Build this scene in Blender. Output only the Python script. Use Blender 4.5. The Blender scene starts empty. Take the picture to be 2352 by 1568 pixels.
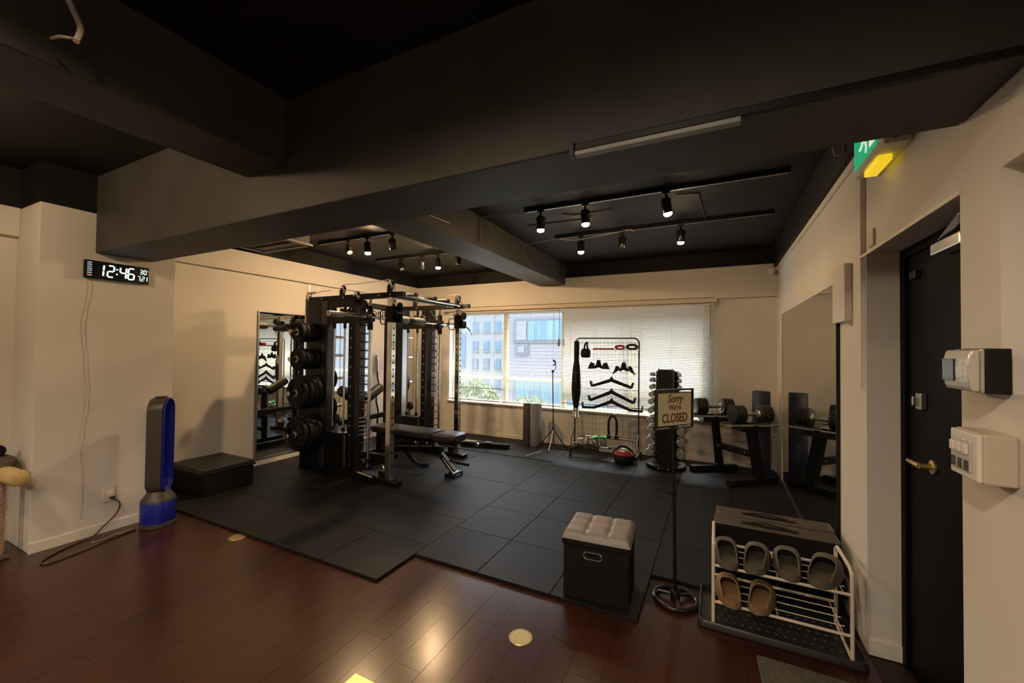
import bpy, bmesh, math, random
from mathutils import Vector, Matrix, Euler
random.seed(7)
PI = math.pi
S = bpy.context.scene
COL = S.collection

# ------------------------------------------------------------------ camera
cam_d = bpy.data.cameras.new('camera')
cam = bpy.data.objects.new('camera', cam_d)
COL.objects.link(cam)
YAW, PITCH, ROLL = 0.4646, 0.0188, 0.01196
fw = Vector((-math.sin(YAW) * math.cos(PITCH), math.cos(YAW) * math.cos(PITCH), math.sin(PITCH)))
rt = Vector((math.cos(YAW), math.sin(YAW), 0))
up = rt.cross(fw)
r2 = rt * math.cos(ROLL) + up * math.sin(ROLL)
u2 = -rt * math.sin(ROLL) + up * math.cos(ROLL)
m = Matrix((r2, u2, -fw)).transposed().to_4x4()
m.translation = Vector((0, 0, 1.4487))
cam.matrix_world = m
cam_d.sensor_width = 36.0
cam_d.lens = 939.4 * 36.0 / 2352.0
cam_d.clip_start = 0.05
cam_d.clip_end = 200
S.camera = cam

# ------------------------------------------------------------------ world, sun, lights, exposure
W = bpy.data.worlds.new('world')
S.world = W
W.use_nodes = True
wn = W.node_tree
wn.nodes.clear()
wo = wn.nodes.new('ShaderNodeOutputWorld')
wb = wn.nodes.new('ShaderNodeBackground')
sky = wn.nodes.new('ShaderNodeTexSky')
sky.sky_type = 'NISHITA'
sky.sun_disc = False
sky.sun_elevation = math.radians(58)
sky.sun_rotation = math.radians(10)
sky.air_density = 1.0
sky.dust_density = 4.0
wb.inputs['Strength'].default_value = 3.0
wn.links.new(sky.outputs[0], wb.inputs[0])
wn.links.new(wb.outputs[0], wo.inputs[0])

def lamp(name, kind, loc, energy, color, rot=None, **kw):
    d = bpy.data.lights.new(name, kind)
    d.energy = energy
    d.color = color
    for k, v in kw.items():
        setattr(d, k, v)
    o = bpy.data.objects.new(name, d)
    o.location = loc
    if rot: o.rotation_euler = rot
    COL.objects.link(o)
    return o

# midday sun, high over the street outside the window
lamp('sun', 'SUN', (2, 12, 12), 13.0, (1.0, 0.95, 0.86), Vector((-0.13, -0.525, -0.84)).to_track_quat('-Z', 'Y').to_euler(), angle=0.009)
# warm ceiling lamps of the room out of view, then added fill spots
WARM = (1.0, 0.70, 0.40)
SOFT = (1.0, 0.82, 0.62)
lamp('room_lamp', 'POINT', (-3.25, 0.0, 2.52), 46, WARM, shadow_soft_size=0.04)
lamp('unseen_spot', 'SPOT', (-1.15, 0.10, 2.71), 22, WARM, (0, 0, 0), shadow_soft_size=0.03, spot_size=math.radians(152), spot_blend=0.25)
for x_, y_, e_, w_ in ((-1.5, -0.6, 70, 125), (-0.3, -0.5, 95, 152), (-3.3, -1.9, 110, 125), (-0.6, -1.9, 80, 125)):  # soft spots added behind the camera to fill the near room
    lamp('unseen_spot', 'SPOT', (x_, y_, 2.55), e_, SOFT, (math.radians(12), 0, 0), shadow_soft_size=0.05, spot_size=math.radians(w_), spot_blend=0.6)
BULB = 275.0

S.view_settings.view_transform = 'Standard'
S.view_settings.look = 'None'
S.view_settings.gamma = 1.0
S.view_settings.use_curve_mapping = False
S.view_settings.exposure = 0.0
S.cycles.use_denoising = True
S.cycles.max_bounces = 10
S.cycles.diffuse_bounces = 5
S.cycles.glossy_bounces = 6
S.cycles.transparent_max_bounces = 16
S.cycles.caustics_reflective = False
S.cycles.caustics_refractive = False
S.cycles.sample_clamp_indirect = 6.0

# ------------------------------------------------------------------ materials
def mat(name, col, rough=0.5, metal=0.0, var=0.0, scale=8.0, bump=0.0, bscale=60.0, spec=0.5, emit=None, estr=0.0, coat=0.0, col2=None, stretch=None):
    M = bpy.data.materials.new(name)
    M.use_nodes = True
    nt = M.node_tree
    b = nt.nodes['Principled BSDF']
    b.inputs['Base Color'].default_value = (*col, 1)
    b.inputs['Roughness'].default_value = rough
    b.inputs['Metallic'].default_value = metal
    b.inputs['Specular IOR Level'].default_value = spec
    if coat:
        b.inputs['Coat Weight'].default_value = coat
        b.inputs['Coat Roughness'].default_value = 0.20
        b.inputs['Coat IOR'].default_value = 1.75
    tc = None
    if var or bump:
        tc = nt.nodes.new('ShaderNodeTexCoord')
        src = tc.outputs['Object']
        if stretch:
            mp = nt.nodes.new('ShaderNodeMapping')
            mp.inputs['Scale'].default_value = stretch
            nt.links.new(src, mp.inputs[0])
            src = mp.outputs[0]
    if var:
        n = nt.nodes.new('ShaderNodeTexNoise')
        n.inputs['Scale'].default_value = scale
        n.inputs['Detail'].default_value = 5
        r = nt.nodes.new('ShaderNodeValToRGB')
        c2 = col2 or tuple(min(1, c * (1 + var)) for c in col)
        c1 = tuple(c * (1 - var) for c in col) if not col2 else col
        r.color_ramp.elements[0].position = 0.32
        r.color_ramp.elements[1].position = 0.68
        r.color_ramp.elements[0].color = (*c1, 1)
        r.color_ramp.elements[1].color = (*c2, 1)
        nt.links.new(src, n.inputs['Vector'])
        nt.links.new(n.outputs['Fac'], r.inputs['Fac'])
        nt.links.new(r.outputs['Color'], b.inputs['Base Color'])
    if bump:
        n2 = nt.nodes.new('ShaderNodeTexNoise')
        n2.inputs['Scale'].default_value = bscale
        n2.inputs['Detail'].default_value = 4
        bp = nt.nodes.new('ShaderNodeBump')
        bp.inputs['Strength'].default_value = bump
        bp.inputs['Distance'].default_value = 0.01
        nt.links.new(src, n2.inputs['Vector'])
        nt.links.new(n2.outputs['Fac'], bp.inputs['Height'])
        nt.links.new(bp.outputs['Normal'], b.inputs['Normal'])
    if emit:
        b.inputs['Emission Color'].default_value = (*emit, 1)
        b.inputs['Emission Strength'].default_value = estr
    return M

M = {}
M['wall'] = mat('wallpaper', (0.70, 0.665, 0.615), 0.85, var=0.03, scale=3, bump=0.12, bscale=220)
M['trimw'] = mat('white_trim', (0.74, 0.70, 0.63), 0.5, var=0.02)
M['ceil'] = mat('black_ceiling_paint', (0.012, 0.0115, 0.0112), 0.62, var=0.35, scale=2.5, bump=0.25, bscale=9, spec=0.18)
M['beam'] = mat('black_beam_paint', (0.050, 0.0475, 0.044), 0.55, var=0.15, scale=3, bump=0.1, bscale=14, spec=0.3)
M['wood'] = [mat('floor_wood_%s' % k, c, 0.30, var=0.10, scale=4, coat=0.32, spec=0.22, stretch=(10, 0.8, 1)) for k, c in
             (('dark', (0.036, 0.0115, 0.0065)), ('mid', (0.041, 0.0128, 0.0070)), ('red', (0.046, 0.0132, 0.0068)))]
M['gap'] = mat('floor_joint', (0.02, 0.008, 0.005), 0.6)
M['mat'] = [mat('rubber_mat_%d' % k, c, 0.52, var=0.18, scale=2.2, bump=0.22, bscale=260, spec=0.20) for k, c in
            enumerate(((0.0105, 0.0110, 0.0120), (0.0090, 0.0095, 0.0104), (0.0130, 0.0135, 0.0146)))]
M['matedge'] = mat('rubber_dark', (0.012, 0.012, 0.012), 0.8)
M['chrome'] = mat('chrome', (0.80, 0.79, 0.77), 0.10, 1.0)
M['steel'] = mat('brushed_steel', (0.62, 0.62, 0.62), 0.28, 1.0, var=0.05, scale=20)
M['bsteel'] = mat('black_gloss_steel', (0.012, 0.012, 0.013), 0.16, var=0.1, spec=0.6)
M['black'] = mat('black_powder_coat', (0.0045, 0.0045, 0.0045), 0.42, var=0.2, scale=12, spec=0.3)
M['plastic'] = mat('black_plastic', (0.007, 0.007, 0.007), 0.45, var=0.1, spec=0.4)
M['rubber'] = mat('black_rubber', (0.005, 0.005, 0.005), 0.6, var=0.2, scale=20, spec=0.3)
M['red'] = mat('red_print', (0.10, 0.012, 0.014), 0.5, var=0.1)
M['vinyl'] = mat('dark_grey_vinyl', (0.017, 0.0165, 0.0165), 0.42, var=0.12, bump=0.08, bscale=120)
M['padgrey'] = mat('grey_foam', (0.14, 0.14, 0.145), 0.55, var=0.1, bump=0.05, bscale=150)
M['mirror'] = mat('mirror_glass', (0.80, 0.84, 0.81), 0.012, 1.0)
M['blue'] = mat('blue_gloss', (0.012, 0.018, 0.30), 0.28, var=0.05)
M['irongrey'] = mat('iron_grey', (0.085, 0.073, 0.062), 0.42, 0.35, var=0.05)
M['white'] = mat('white_plastic', (0.72, 0.69, 0.63), 0.4, var=0.02)
M['silver'] = mat('silver_plastic', (0.62, 0.60, 0.56), 0.30, 0.4, var=0.03)
M['offw'] = mat('cream_enamel', (0.70, 0.62, 0.50), 0.38, var=0.03)
M['beige'] = mat('beige_plastic', (0.56, 0.47, 0.37), 0.42, var=0.03)
M['cream'] = mat('cream_plush', (0.62, 0.45, 0.20), 0.95, var=0.12, scale=60, bump=0.6, bscale=180)
M['sisal'] = mat('sisal_rope', (0.50, 0.36, 0.25), 0.9, var=0.2, scale=40, bump=0.3, bscale=120)
M['greyfab'] = mat('dark_grey_fabric', (0.11, 0.085, 0.065), 0.95, var=0.2, scale=50, bump=0.3, bscale=200)
M['leather'] = mat('grey_leatherette', (0.245, 0.215, 0.195), 0.42, var=0.06, scale=9, bump=0.08, bscale=160)
M['blackfab'] = mat('black_leatherette', (0.007, 0.007, 0.007), 0.7, var=0.2, scale=20, bump=0.2, bscale=200, spec=0.2)
M['signface'] = mat('cream_sign_board', (0.66, 0.60, 0.38), 0.45, var=0.03)
M['signtext'] = mat('brown_sign_letters', (0.16, 0.075, 0.03), 0.5)
M['clog'] = mat('olive_grey_foam', (0.112, 0.100, 0.078), 0.62, var=0.08, scale=10, bump=0.04, bscale=200)
M['clogin'] = mat('dark_olive_footbed', (0.080, 0.070, 0.050), 0.7, var=0.12, scale=14)
M['tan'] = mat('tan_foam', (0.25, 0.155, 0.085), 0.6, var=0.1, scale=10)
M['tanin'] = mat('tan_footbed', (0.27, 0.155, 0.075), 0.68, var=0.15, scale=14)
M['tray'] = mat('black_tray', (0.022, 0.022, 0.022), 0.36, var=0.15)
M['boxtop'] = mat('dark_brown_board', (0.060, 0.050, 0.043), 0.34, var=0.2, scale=6)
M['doormat'] = mat('grey_green_carpet', (0.095, 0.085, 0.062), 0.98, var=0.25, scale=60, bump=0.5, bscale=300)
M['brass'] = mat('brass', (0.62, 0.50, 0.22), 0.34, 0.85, var=0.08, scale=25)
M['navy'] = mat('navy_foam', (0.006, 0.008, 0.040), 0.5, var=0.08)
M['blind'] = None
M['valance'] = mat('blind_headrail', (0.60, 0.53, 0.42), 0.5, var=0.03)
M['frame'] = mat('window_frame_cream', (0.72, 0.69, 0.60), 0.4, var=0.03)
M['yellowfr'] = mat('window_mullion_olive', (0.50, 0.45, 0.28), 0.45, var=0.05)
M['door'] = mat('black_door_paint', (0.005, 0.005, 0.006), 0.55, var=0.15, scale=3, spec=0.06)
M['cord'] = mat('brown_cord', (0.07, 0.045, 0.03), 0.5, var=0.05)
M['clearcord'] = mat('pale_cord', (0.55, 0.50, 0.44), 0.25, var=0.03)
M['green'] = mat('green_plastic', (0.03, 0.42, 0.06), 0.4, var=0.05)
M['redfab'] = mat('red_fabric', (0.30, 0.02, 0.035), 0.7, var=0.15, scale=30)
M['pink'] = mat('pink_rope', (0.42, 0.10, 0.14), 0.7, var=0.15, scale=40)
M['greymat'] = mat('grey_yoga_mat', (0.20, 0.205, 0.21), 0.7, var=0.08, scale=20)
M['dkmat'] = mat('dark_yoga_mat', (0.075, 0.07, 0.068), 0.75, var=0.1, scale=20)
M['lcd'] = mat('clock_black_face', (0.006, 0.006, 0.007), 0.18)
M['led'] = mat('white_led', (0.7, 0.85, 0.9), 0.4, emit=(0.72, 0.92, 1.0), estr=1.1)
M['ledo'] = mat('orange_led', (0.7, 0.3, 0.2), 0.4, emit=(1.0, 0.32, 0.18), estr=0.8)
M['ledd'] = mat('dim_led', (0.4, 0.5, 0.6), 0.4, emit=(0.62, 0.75, 0.92), estr=0.55)
M['exitg'] = mat('exit_green', (0.0, 0.30, 0.16), 0.4, emit=(0.0, 0.46, 0.20), estr=0.62)
M['exitw'] = mat('exit_white', (0.7, 0.75, 0.65), 0.4, emit=(0.85, 0.9, 0.72), estr=0.75)
M['exity'] = mat('exit_lens_yellow', (0.7, 0.55, 0.02), 0.3, emit=(1.0, 0.70, 0.02), estr=0.75)
M['bulb'] = mat('lit_bulb', (1, 0.8, 0.5), 0.4, emit=(1.0, 0.68, 0.37), estr=BULB)
M['bulb2'] = mat('lit_boosted_bulb', (1, 0.8, 0.5), 0.4, emit=(1.0, 0.65, 0.33), estr=BULB * 9.2)  # same bulb with its strength raised to brighten the left bay
M['tube'] = mat('unlit_tube', (0.24, 0.24, 0.24), 0.35)
M['facade'] = mat('pale_render', (0.285, 0.25, 0.21), 0.9, var=0.03, scale=0.5)
M['facade2'] = mat('lilac_tile', (0.30, 0.25, 0.23), 0.85, var=0.05, scale=0.7)
M['farglass'] = mat('far_window_blue', (0.125, 0.165, 0.20), 0.25, var=0.15, scale=2)
M['farglass2'] = mat('curtained_window', (0.15, 0.225, 0.235), 0.3, var=0.35, scale=3, stretch=(6, 1, 0.1))
M['farframe'] = mat('far_frame_grey', (0.17, 0.16, 0.155), 0.6, var=0.03)
M['leaf'] = mat('leaf_green', (0.21, 0.25, 0.11), 0.7, var=0.4, scale=3)
M['asphalt'] = mat('street', (0.45, 0.45, 0.44), 0.9, var=0.1, scale=1)
M['wlogo'] = mat('pale_panel', (0.62, 0.60, 0.60), 0.35, var=0.02)

def mat_glass():
    g = bpy.data.materials.new('window_glass')
    g.use_nodes = True
    nt = g.node_tree
    nt.nodes.clear()
    out = nt.nodes.new('ShaderNodeOutputMaterial')
    tr = nt.nodes.new('ShaderNodeBsdfTransparent')
    tr.inputs[0].default_value = (0.95, 0.98, 0.97, 1)
    gl = nt.nodes.new('ShaderNodeBsdfGlossy')
    gl.inputs['Roughness'].default_value = 0.02
    lw = nt.nodes.new('ShaderNodeLayerWeight')
    lw.inputs['Blend'].default_value = 0.5
    pw_ = nt.nodes.new('ShaderNodeMath')
    pw_.operation = 'POWER'
    pw_.inputs[1].default_value = 5.0
    fr = nt.nodes.new('ShaderNodeMath')
    fr.operation = 'MULTIPLY_ADD'
    fr.inputs[1].default_value = 0.94
    fr.inputs[2].default_value = 0.03
    mx = nt.nodes.new('ShaderNodeMixShader')
    nt.links.new(lw.outputs['Facing'], pw_.inputs[0])
    nt.links.new(pw_.outputs[0], fr.inputs[0])
    nt.links.new(fr.outputs[0], mx.inputs[0])
    nt.links.new(tr.outputs[0], mx.inputs[1])
    nt.links.new(gl.outputs[0], mx.inputs[2])
    nt.links.new(mx.outputs[0], out.inputs[0])
    return g
M['glass'] = mat_glass()

def mat_blind():
    g = bpy.data.materials.new('blind_slat')
    g.use_nodes = True
    nt = g.node_tree
    nt.nodes.clear()
    out = nt.nodes.new('ShaderNodeOutputMaterial')
    d = nt.nodes.new('ShaderNodeBsdfDiffuse')
    d.inputs[0].default_value = (0.66, 0.65, 0.60, 1)
    t = nt.nodes.new('ShaderNodeBsdfTranslucent')
    t.inputs[0].default_value = (0.60, 0.58, 0.50, 1)
    mx = nt.nodes.new('ShaderNodeMixShader')
    mx.inputs[0].default_value = 0.20
    nt.links.new(d.outputs[0], mx.inputs[1])
    nt.links.new(t.outputs[0], mx.inputs[2])
    nt.links.new(mx.outputs[0], out.inputs[0])
    return g
M['blind'] = mat_blind()

# ------------------------------------------------------------------ mesh helpers
class B:
    """collects shapes into one bmesh"""
    def __init__(s):
        s.bm = bmesh.new()
    def hexa(s, P):
        v = [s.bm.verts.new(p) for p in P]
        for f in ((0, 3, 2, 1), (4, 5, 6, 7), (0, 1, 5, 4), (1, 2, 6, 5), (2, 3, 7, 6), (3, 0, 4, 7)):
            s.bm.faces.new([v[i] for i in f])
        return s
    def box(s, x0, x1, y0, y1, z0, z1):
        return s.hexa([(x0, y0, z0), (x1, y0, z0), (x1, y1, z0), (x0, y1, z0), (x0, y0, z1), (x1, y0, z1), (x1, y1, z1), (x0, y1, z1)])
    def obox(s, c, size, rot=None):
        R = rot if rot is not None else Matrix.Identity(3)
        h = Vector(size) / 2
        c = Vector(c)
        P = []
        for z in (-1, 1):
            for x, y in ((-1, -1), (1, -1), (1, 1), (-1, 1)):
                P.append(c + R @ Vector((x * h.x, y * h.y, z * h.z)))
        return s.hexa(P)
    def bar(s, p0, p1, w, h, upv=(0, 0, 1)):
        p0, p1 = Vector(p0), Vector(p1)
        d = (p1 - p0)
        L = d.length
        d.normalize()
        u = Vector(upv)
        if abs(d.dot(u)) > 0.98: u = Vector((0, 1, 0))
        sd = d.cross(u).normalized()
        u = sd.cross(d).normalized()
        return s.obox((p0 + p1) / 2, (L, w, h), Matrix((d, sd, u)).transposed())
    def ring(s, c, d, r, n, ref=None):
        d = Vector(d).normalized()
        u = Vector(ref) if ref is not None else (Vector((0, 0, 1)) if abs(d.z) < 0.9 else Vector((1, 0, 0)))
        a = d.cross(u).normalized()
        b = a.cross(d).normalized()
        return [s.bm.verts.new(Vector(c) + (a * math.cos(2 * PI * i / n) + b * math.sin(2 * PI * i / n)) * r) for i in range(n)]
    def bridge(s, A, C):
        n = len(A)
        for i in range(n):
            s.bm.faces.new((A[i], A[(i + 1) % n], C[(i + 1) % n], C[i]))
    def cyl(s, p0, p1, r0, r1=None, n=16, caps=True):
        r1 = r0 if r1 is None else r1
        d = Vector(p1) - Vector(p0)
        A = s.ring(p0, d, r0, n)
        C = s.ring(p1, d, r1, n)
        s.bridge(A, C)
        if caps:
            s.bm.faces.new(A[::-1])
            s.bm.faces.new(C)
        return s
    def lathe(s, p0, axis, prof, n=24, closed=False):
        """prof: list of (radius, distance along axis)"""
        p0, ax = Vector(p0), Vector(axis).normalized()
        R = [s.ring(p0 + ax * t, ax, max(r, 1e-4), n) for r, t in prof]
        for a, b in zip(R, R[1:]): s.bridge(a, b)
        if closed: s.bridge(R[-1], R[0])
        else:
            s.bm.faces.new(R[0][::-1])
            s.bm.faces.new(R[-1])
        return s
    def tube(s, pts, r, n=8, closed=False):
        pts = [Vector(p) for p in pts]
        k = len(pts)
        rings = []
        ref = None
        for i, p in enumerate(pts):
            if closed: d = pts[(i + 1) % k] - pts[i - 1]
            else: d = pts[min(i + 1, k - 1)] - pts[max(i - 1, 0)]
            d.normalize()
            if ref is None:
                ref = Vector((0, 0, 1)) if abs(d.z) < 0.9 else Vector((1, 0, 0))
            else:
                ref = ref - d * ref.dot(d)
                if ref.length < 1e-3: ref = Vector((0, 0, 1)) if abs(d.z) < 0.9 else Vector((1, 0, 0))
                ref.normalize()
            rr = r[i] if isinstance(r, (list, tuple)) else r
            rings.append(s.ring(p, d, rr, n, ref))
        for a, b in zip(rings, rings[1:]): s.bridge(a, b)
        if closed: s.bridge(rings[-1], rings[0])
        else:
            s.bm.faces.new(rings[0][::-1])
            s.bm.faces.new(rings[-1])
        return s
    def prism(s, poly, o, u, v, w):
        """polygon (2d) in plane o + a*u + b*v, extruded by vector w"""
        o, u, v, w = Vector(o), Vector(u), Vector(v), Vector(w)
        A = [s.bm.verts.new(o + u * a + v * b) for a, b in poly]
        C = [s.bm.verts.new(o + u * a + v * b + w) for a, b in poly]
        s.bridge(A, C)
        s.bm.faces.new(A[::-1])
        s.bm.faces.new(C)
        return s
    def quad(s, a, b, c, d):
        s.bm.faces.new([s.bm.verts.new(p) for p in (a, b, c, d)])
        return s
    def ball(s, c, r, n=12, sq=(1, 1, 1)):
        mt = Matrix.Translation(Vector(c)) @ Matrix.Diagonal((r * sq[0], r * sq[1], r * sq[2], 1))
        bmesh.ops.create_uvsphere(s.bm, u_segments=n, v_segments=max(6, n // 2), radius=1, matrix=mt)
        return s

ROOT = {}
def obj(name, b, material, parent=None, bevel=0.0, smooth=False, label=None, seg=2, loc=None):
    bm = b.bm
    off = Vector(ROOT.get(parent.name, (0, 0, 0))) if parent else Vector(loc or (0, 0, 0))
    bmesh.ops.recalc_face_normals(bm, faces=bm.faces)
    if off.length: bmesh.ops.translate(bm, vec=-off, verts=bm.verts)
    if smooth:
        for f in bm.faces: f.smooth = True
    me = bpy.data.meshes.new(name)
    bm.to_mesh(me)
    bm.free()
    if smooth:
        me.set_sharp_from_angle(angle=math.radians(38))
    me.materials.append(material)
    o = bpy.data.objects.new(name, me)
    COL.objects.link(o)
    if parent:
        o.parent = parent
        ROOT[o.name] = tuple(off)
    else:
        o.location = off
        ROOT[o.name] = tuple(off)
    if bevel:
        md = o.modifiers.new('bevel', 'BEVEL')
        md.width = bevel
        md.segments = seg
        md.limit_method = 'ANGLE'
        md.angle_limit = math.radians(40)
    if label: o['label'] = label
    return o

def thing(name, label, cat, loc=(0, 0, 0), group=None, rotz=0.0):
    o = bpy.data.objects.new(name, None)
    o.empty_display_size = 0.05
    COL.objects.link(o)
    o.location = loc
    o.rotation_euler = (0, 0, rotz)
    o['label'] = label
    o['category'] = cat
    if group: o['group'] = group
    ROOT[o.name] = tuple(loc)
    return o

def tag(o, label, cat, group=None):
    o['label'] = label
    o['category'] = cat
    if group: o['group'] = group
    return o

def struct(name, b, material, bevel=0.0, parent=None, smooth=False):
    o = obj(name, b, material, parent, bevel, smooth)
    if not parent: o['kind'] = 'structure'
    return o

def stuff(o):
    o['kind'] = 'stuff'
    return o

def dup(root, loc, label=None, rot=None, group=None):
    r = root.copy()
    COL.objects.link(r)
    r.location = loc
    if rot is not None: r.rotation_euler = rot
    if label: r['label'] = label
    if group: r['group'] = group
    for ch in list(root.children):
        c = ch.copy()
        COL.objects.link(c)
        c.parent = r
        for g in list(ch.children):
            d = g.copy()
            COL.objects.link(d)
            d.parent = c
    return r

def text(name, body, size, o, u, v, material, parent, extrude=0.001, shear=0.0, offset=0.0, align='CENTER', sx=1.0):
    """flat lettering: baseline origin o, reading direction u, up v"""
    cu = bpy.data.curves.new(name, 'FONT')
    cu.body = body
    cu.size = size
    cu.extrude = extrude
    cu.shear = shear
    cu.offset = offset
    cu.align_x = align
    ob = bpy.data.objects.new(name, cu)
    COL.objects.link(ob)
    u, v = Vector(u).normalized(), Vector(v).normalized()
    w = u.cross(v)
    mt = Matrix((u * sx, v, w)).transposed().to_4x4()
    off = Vector(ROOT.get(parent.name, (0, 0, 0)))
    mt.translation = Vector(o) - off
    ob.parent = parent
    ob.matrix_local = mt
    bpy.context.view_layer.update()
    me = bpy.data.meshes.new_from_object(ob.evaluated_get(bpy.context.evaluated_depsgraph_get()))
    me.materials.clear()
    me.materials.append(material)
    nm = ob.name
    bpy.data.objects.remove(ob)
    ob = bpy.data.objects.new(nm, me)
    COL.objects.link(ob)
    ob.parent = parent
    ob.matrix_local = mt
    return ob

ORD = ['topmost', 'second', 'third', 'fourth', 'fifth', 'sixth', 'seventh', 'eighth', 'ninth', 'tenth']

# ================================================================== STRUCTURE
XR, XL, YB, ZC = 0.655, -4.93, 5.90, 2.73
floor = struct('floor', B().box(-4.95, 1.0, -3.0, YB + 0.02, -0.12, -0.004), M['gap'])
# planks run along the depth of the room
pi_ = 0
pw = 0.145
x = -4.66
while x < XR:
    x1 = min(x + pw, XR)
    y = -0.7 + random.random() * 0.6 - 0.6
    while y < 2.46:
        L = 0.91
        y0, y1 = max(y, -0.7), min(y + L, 2.86 if x > -0.45 else 2.46)
        if y1 - y0 > 0.04:
            t = random.uniform(-0.0004, 0.0004)
            o = obj('plank', B().box(x + 0.0007, x1 - 0.0007, y0 + 0.0007, y1 - 0.0007, -0.0035, 0.0 + t), M['wood'][random.choice((0, 1, 1, 2))], floor)
        y += L
    x += pw
# rest of the boards, out of view
struct('back_boards', B().box(-4.66, XR, -3.0, -0.702, -0.0035, 0), M['wood'][1], parent=floor)

# ceiling and beams
ceiling = struct('ceiling', B().box(-5.2, 1.0, -3.0, YB + 0.3, ZC, ZC + 0.1), M['ceil'])
struct('beam', B().box(-4.93, XR, 1.345, 1.700, 2.14, ZC), M['beam'], 0.006, ceiling)
struct('beam', B().box(-2.475, -2.045, 1.700, YB, 2.43, ZC), M['beam'], 0.006, ceiling)
struct('beam', B().box(-2.33, -1.99, -3.0, 1.345, 2.38, ZC), M['beam'], 0.006, ceiling)
struct('upper_wall_paint', B().box(XL - 0.2, XR + 0.2, YB - 0.02, YB + 0.2, 2.53, ZC), M['ceil'], 0, ceiling)
struct('upper_wall_paint', B().box(XL - 0.2, XL + 0.05, 1.70, YB, 2.54, ZC), M['ceil'], 0, ceiling)
struct('upper_wall_paint', B().box(0.615, XR + 0.2, 1.70, YB, 2.485, ZC), M['ceil'], 0, ceiling)
struct('upper_wall_paint', B().box(XL - 0.2, -4.22, 1.055, 1.345, 2.442, ZC), M['ceil'], 0, ceiling)
struct('upper_wall_paint', B().box(XL - 0.2, -4.60, -3.0, 1.055, 2.445, ZC), M['ceil'], 0, ceiling)

# left walls
wl = struct('wall_left', B().box(XL - 0.2, XL, 1.86, YB, 0, 2.54), M['wall'])
struct('upper_band', B().box(XL, XL + 0.05, 1.86, YB, 2.30, 2.54), M['wall'], 0.002, wl)
struct('baseboard_left', B().box(XL, XL + 0.008, 1.86, YB, 0.0, 0.07), M['trimw'])
wc = struct('wall_column', B().box(XL - 0.2, -4.22, 1.055, 1.86, 0, 2.442), M['wall'], 0.004)
struct('upper_end', B().box(XL - 0.2, -4.22, 1.70, 1.86, 2.442, 2.54), M['wall'], 0, wc)
struct('skirting', B().box(-4.222, -4.212, 1.05, 1.862, 0, 0.072), M['trimw'], 0.002, wc)
wf = struct('wall_alcove', B().box(XL - 0.2, -4.66, -3.0, 1.055, 0, 2.445), M['wall'])
struct('upper_band', B().box(-4.66, -4.60, -3.0, 1.054, 2.235, 2.445), M['wall'], 0.002, wf)
struct('wall_front', B().box(-5.1, 1.0, -3.2, -3.0, 0, ZC), M['wall'])

# back wall with the window opening
WX0, WX1, WZ0, WZ1 = -4.17, -0.12, 0.555, 2.06
b = B()
b.box(XL - 0.2, XR + 0.2, YB, YB + 0.2, 0, WZ0)
b.box(XL - 0.2, XR + 0.2, YB, YB + 0.2, WZ1, 2.53)
b.box(XL - 0.2, WX0, YB, YB + 0.2, WZ0, WZ1)
b.box(WX1, XR + 0.2, YB, YB + 0.2, WZ0, WZ1)
wb_ = struct('wall_back', b, M['wall'])
struct('upper_band', B().box(XL, XR, YB - 0.05, YB, 2.15, 2.53), M['wall'], 0.002, wb_)
struct('picture_rail', B().box(-0.02, XR, YB - 0.055, YB, 2.135, 2.152), M['trimw'], 0.002, wb_)
struct('baseboard_back', B().box(XL, XR, YB - 0.010, YB, 0, 0.075), M['trimw'], 0.002)

# right wall, doorway, recessed near piece
wr = struct('wall_right', B().box(XR, XR + 0.3, 2.66, YB, 0, 2.485), M['wall'])
struct('return_panel', B().box(XR, XR + 0.3, 2.575, 2.66, 0, 1.26), M['wall'], 0, wr)
struct('return_panel', B().box(XR + 0.022, XR + 0.3, 2.575, 2.66, 1.26, 2.485), M['wall'], 0, wr)
struct('lintel_panel', B().box(XR + 0.004, XR + 0.3, -3.0, 2.575, 1.937, 2.485), M['wall'], 0, wr)
struct('upper_panel', B().box(XR, XR + 0.3, -3.0, 2.575, 2.485, ZC), M['wall'], 0, wr)
struct('edge_strip', B().box(XR - 0.012, XR, 2.66, YB, 2.44, 2.487), M['trimw'], 0.003, wr)
struct('edge_strip', B().box(XR - 0.012, XR + 0.004, 1.70, 2.655, 2.44, 2.487), M['trimw'], 0.003, wr)
struct('near_panel', B().box(XR, XR + 0.3, 1.505, 1.70, 0, 1.937), M['wall'], 0, wr)
struct('near_panel', B().box(XR, XR + 0.3, -3.0, 1.505, 0, 1.349), M['wall'], 0, wr)
struct('near_panel', B().box(XR + 0.05, XR + 0.3, -3.0, 1.505, 1.349, 1.937), M['wall'], 0, wr)
struct('small_notch', B().box(XR - 0.006, XR + 0.005, 2.45, 2.515, 1.955, 2.035), M['beige'], 0.001, wr)
struct('trim_1', B().box(XR - 0.004, XR + 0.006, 1.70, 2.66, 1.930, 1.945), M['trimw'], 0.002)
struct('jamb', B().box(XR + 0.001, XR + 0.145, 2.572, 2.577, 0, 1.937), M['wall'], 0.001, wr)
struct('jamb_skirting', B().box(XR + 0.002, XR + 0.14, 2.562, 2.572, 0, 0.075), M['trimw'], 0.002, wr)
struct('end_cap', B().box(0.95, 1.05, 1.55, 2.7, 0, 2.0), M['door'], 0, wr)

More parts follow.
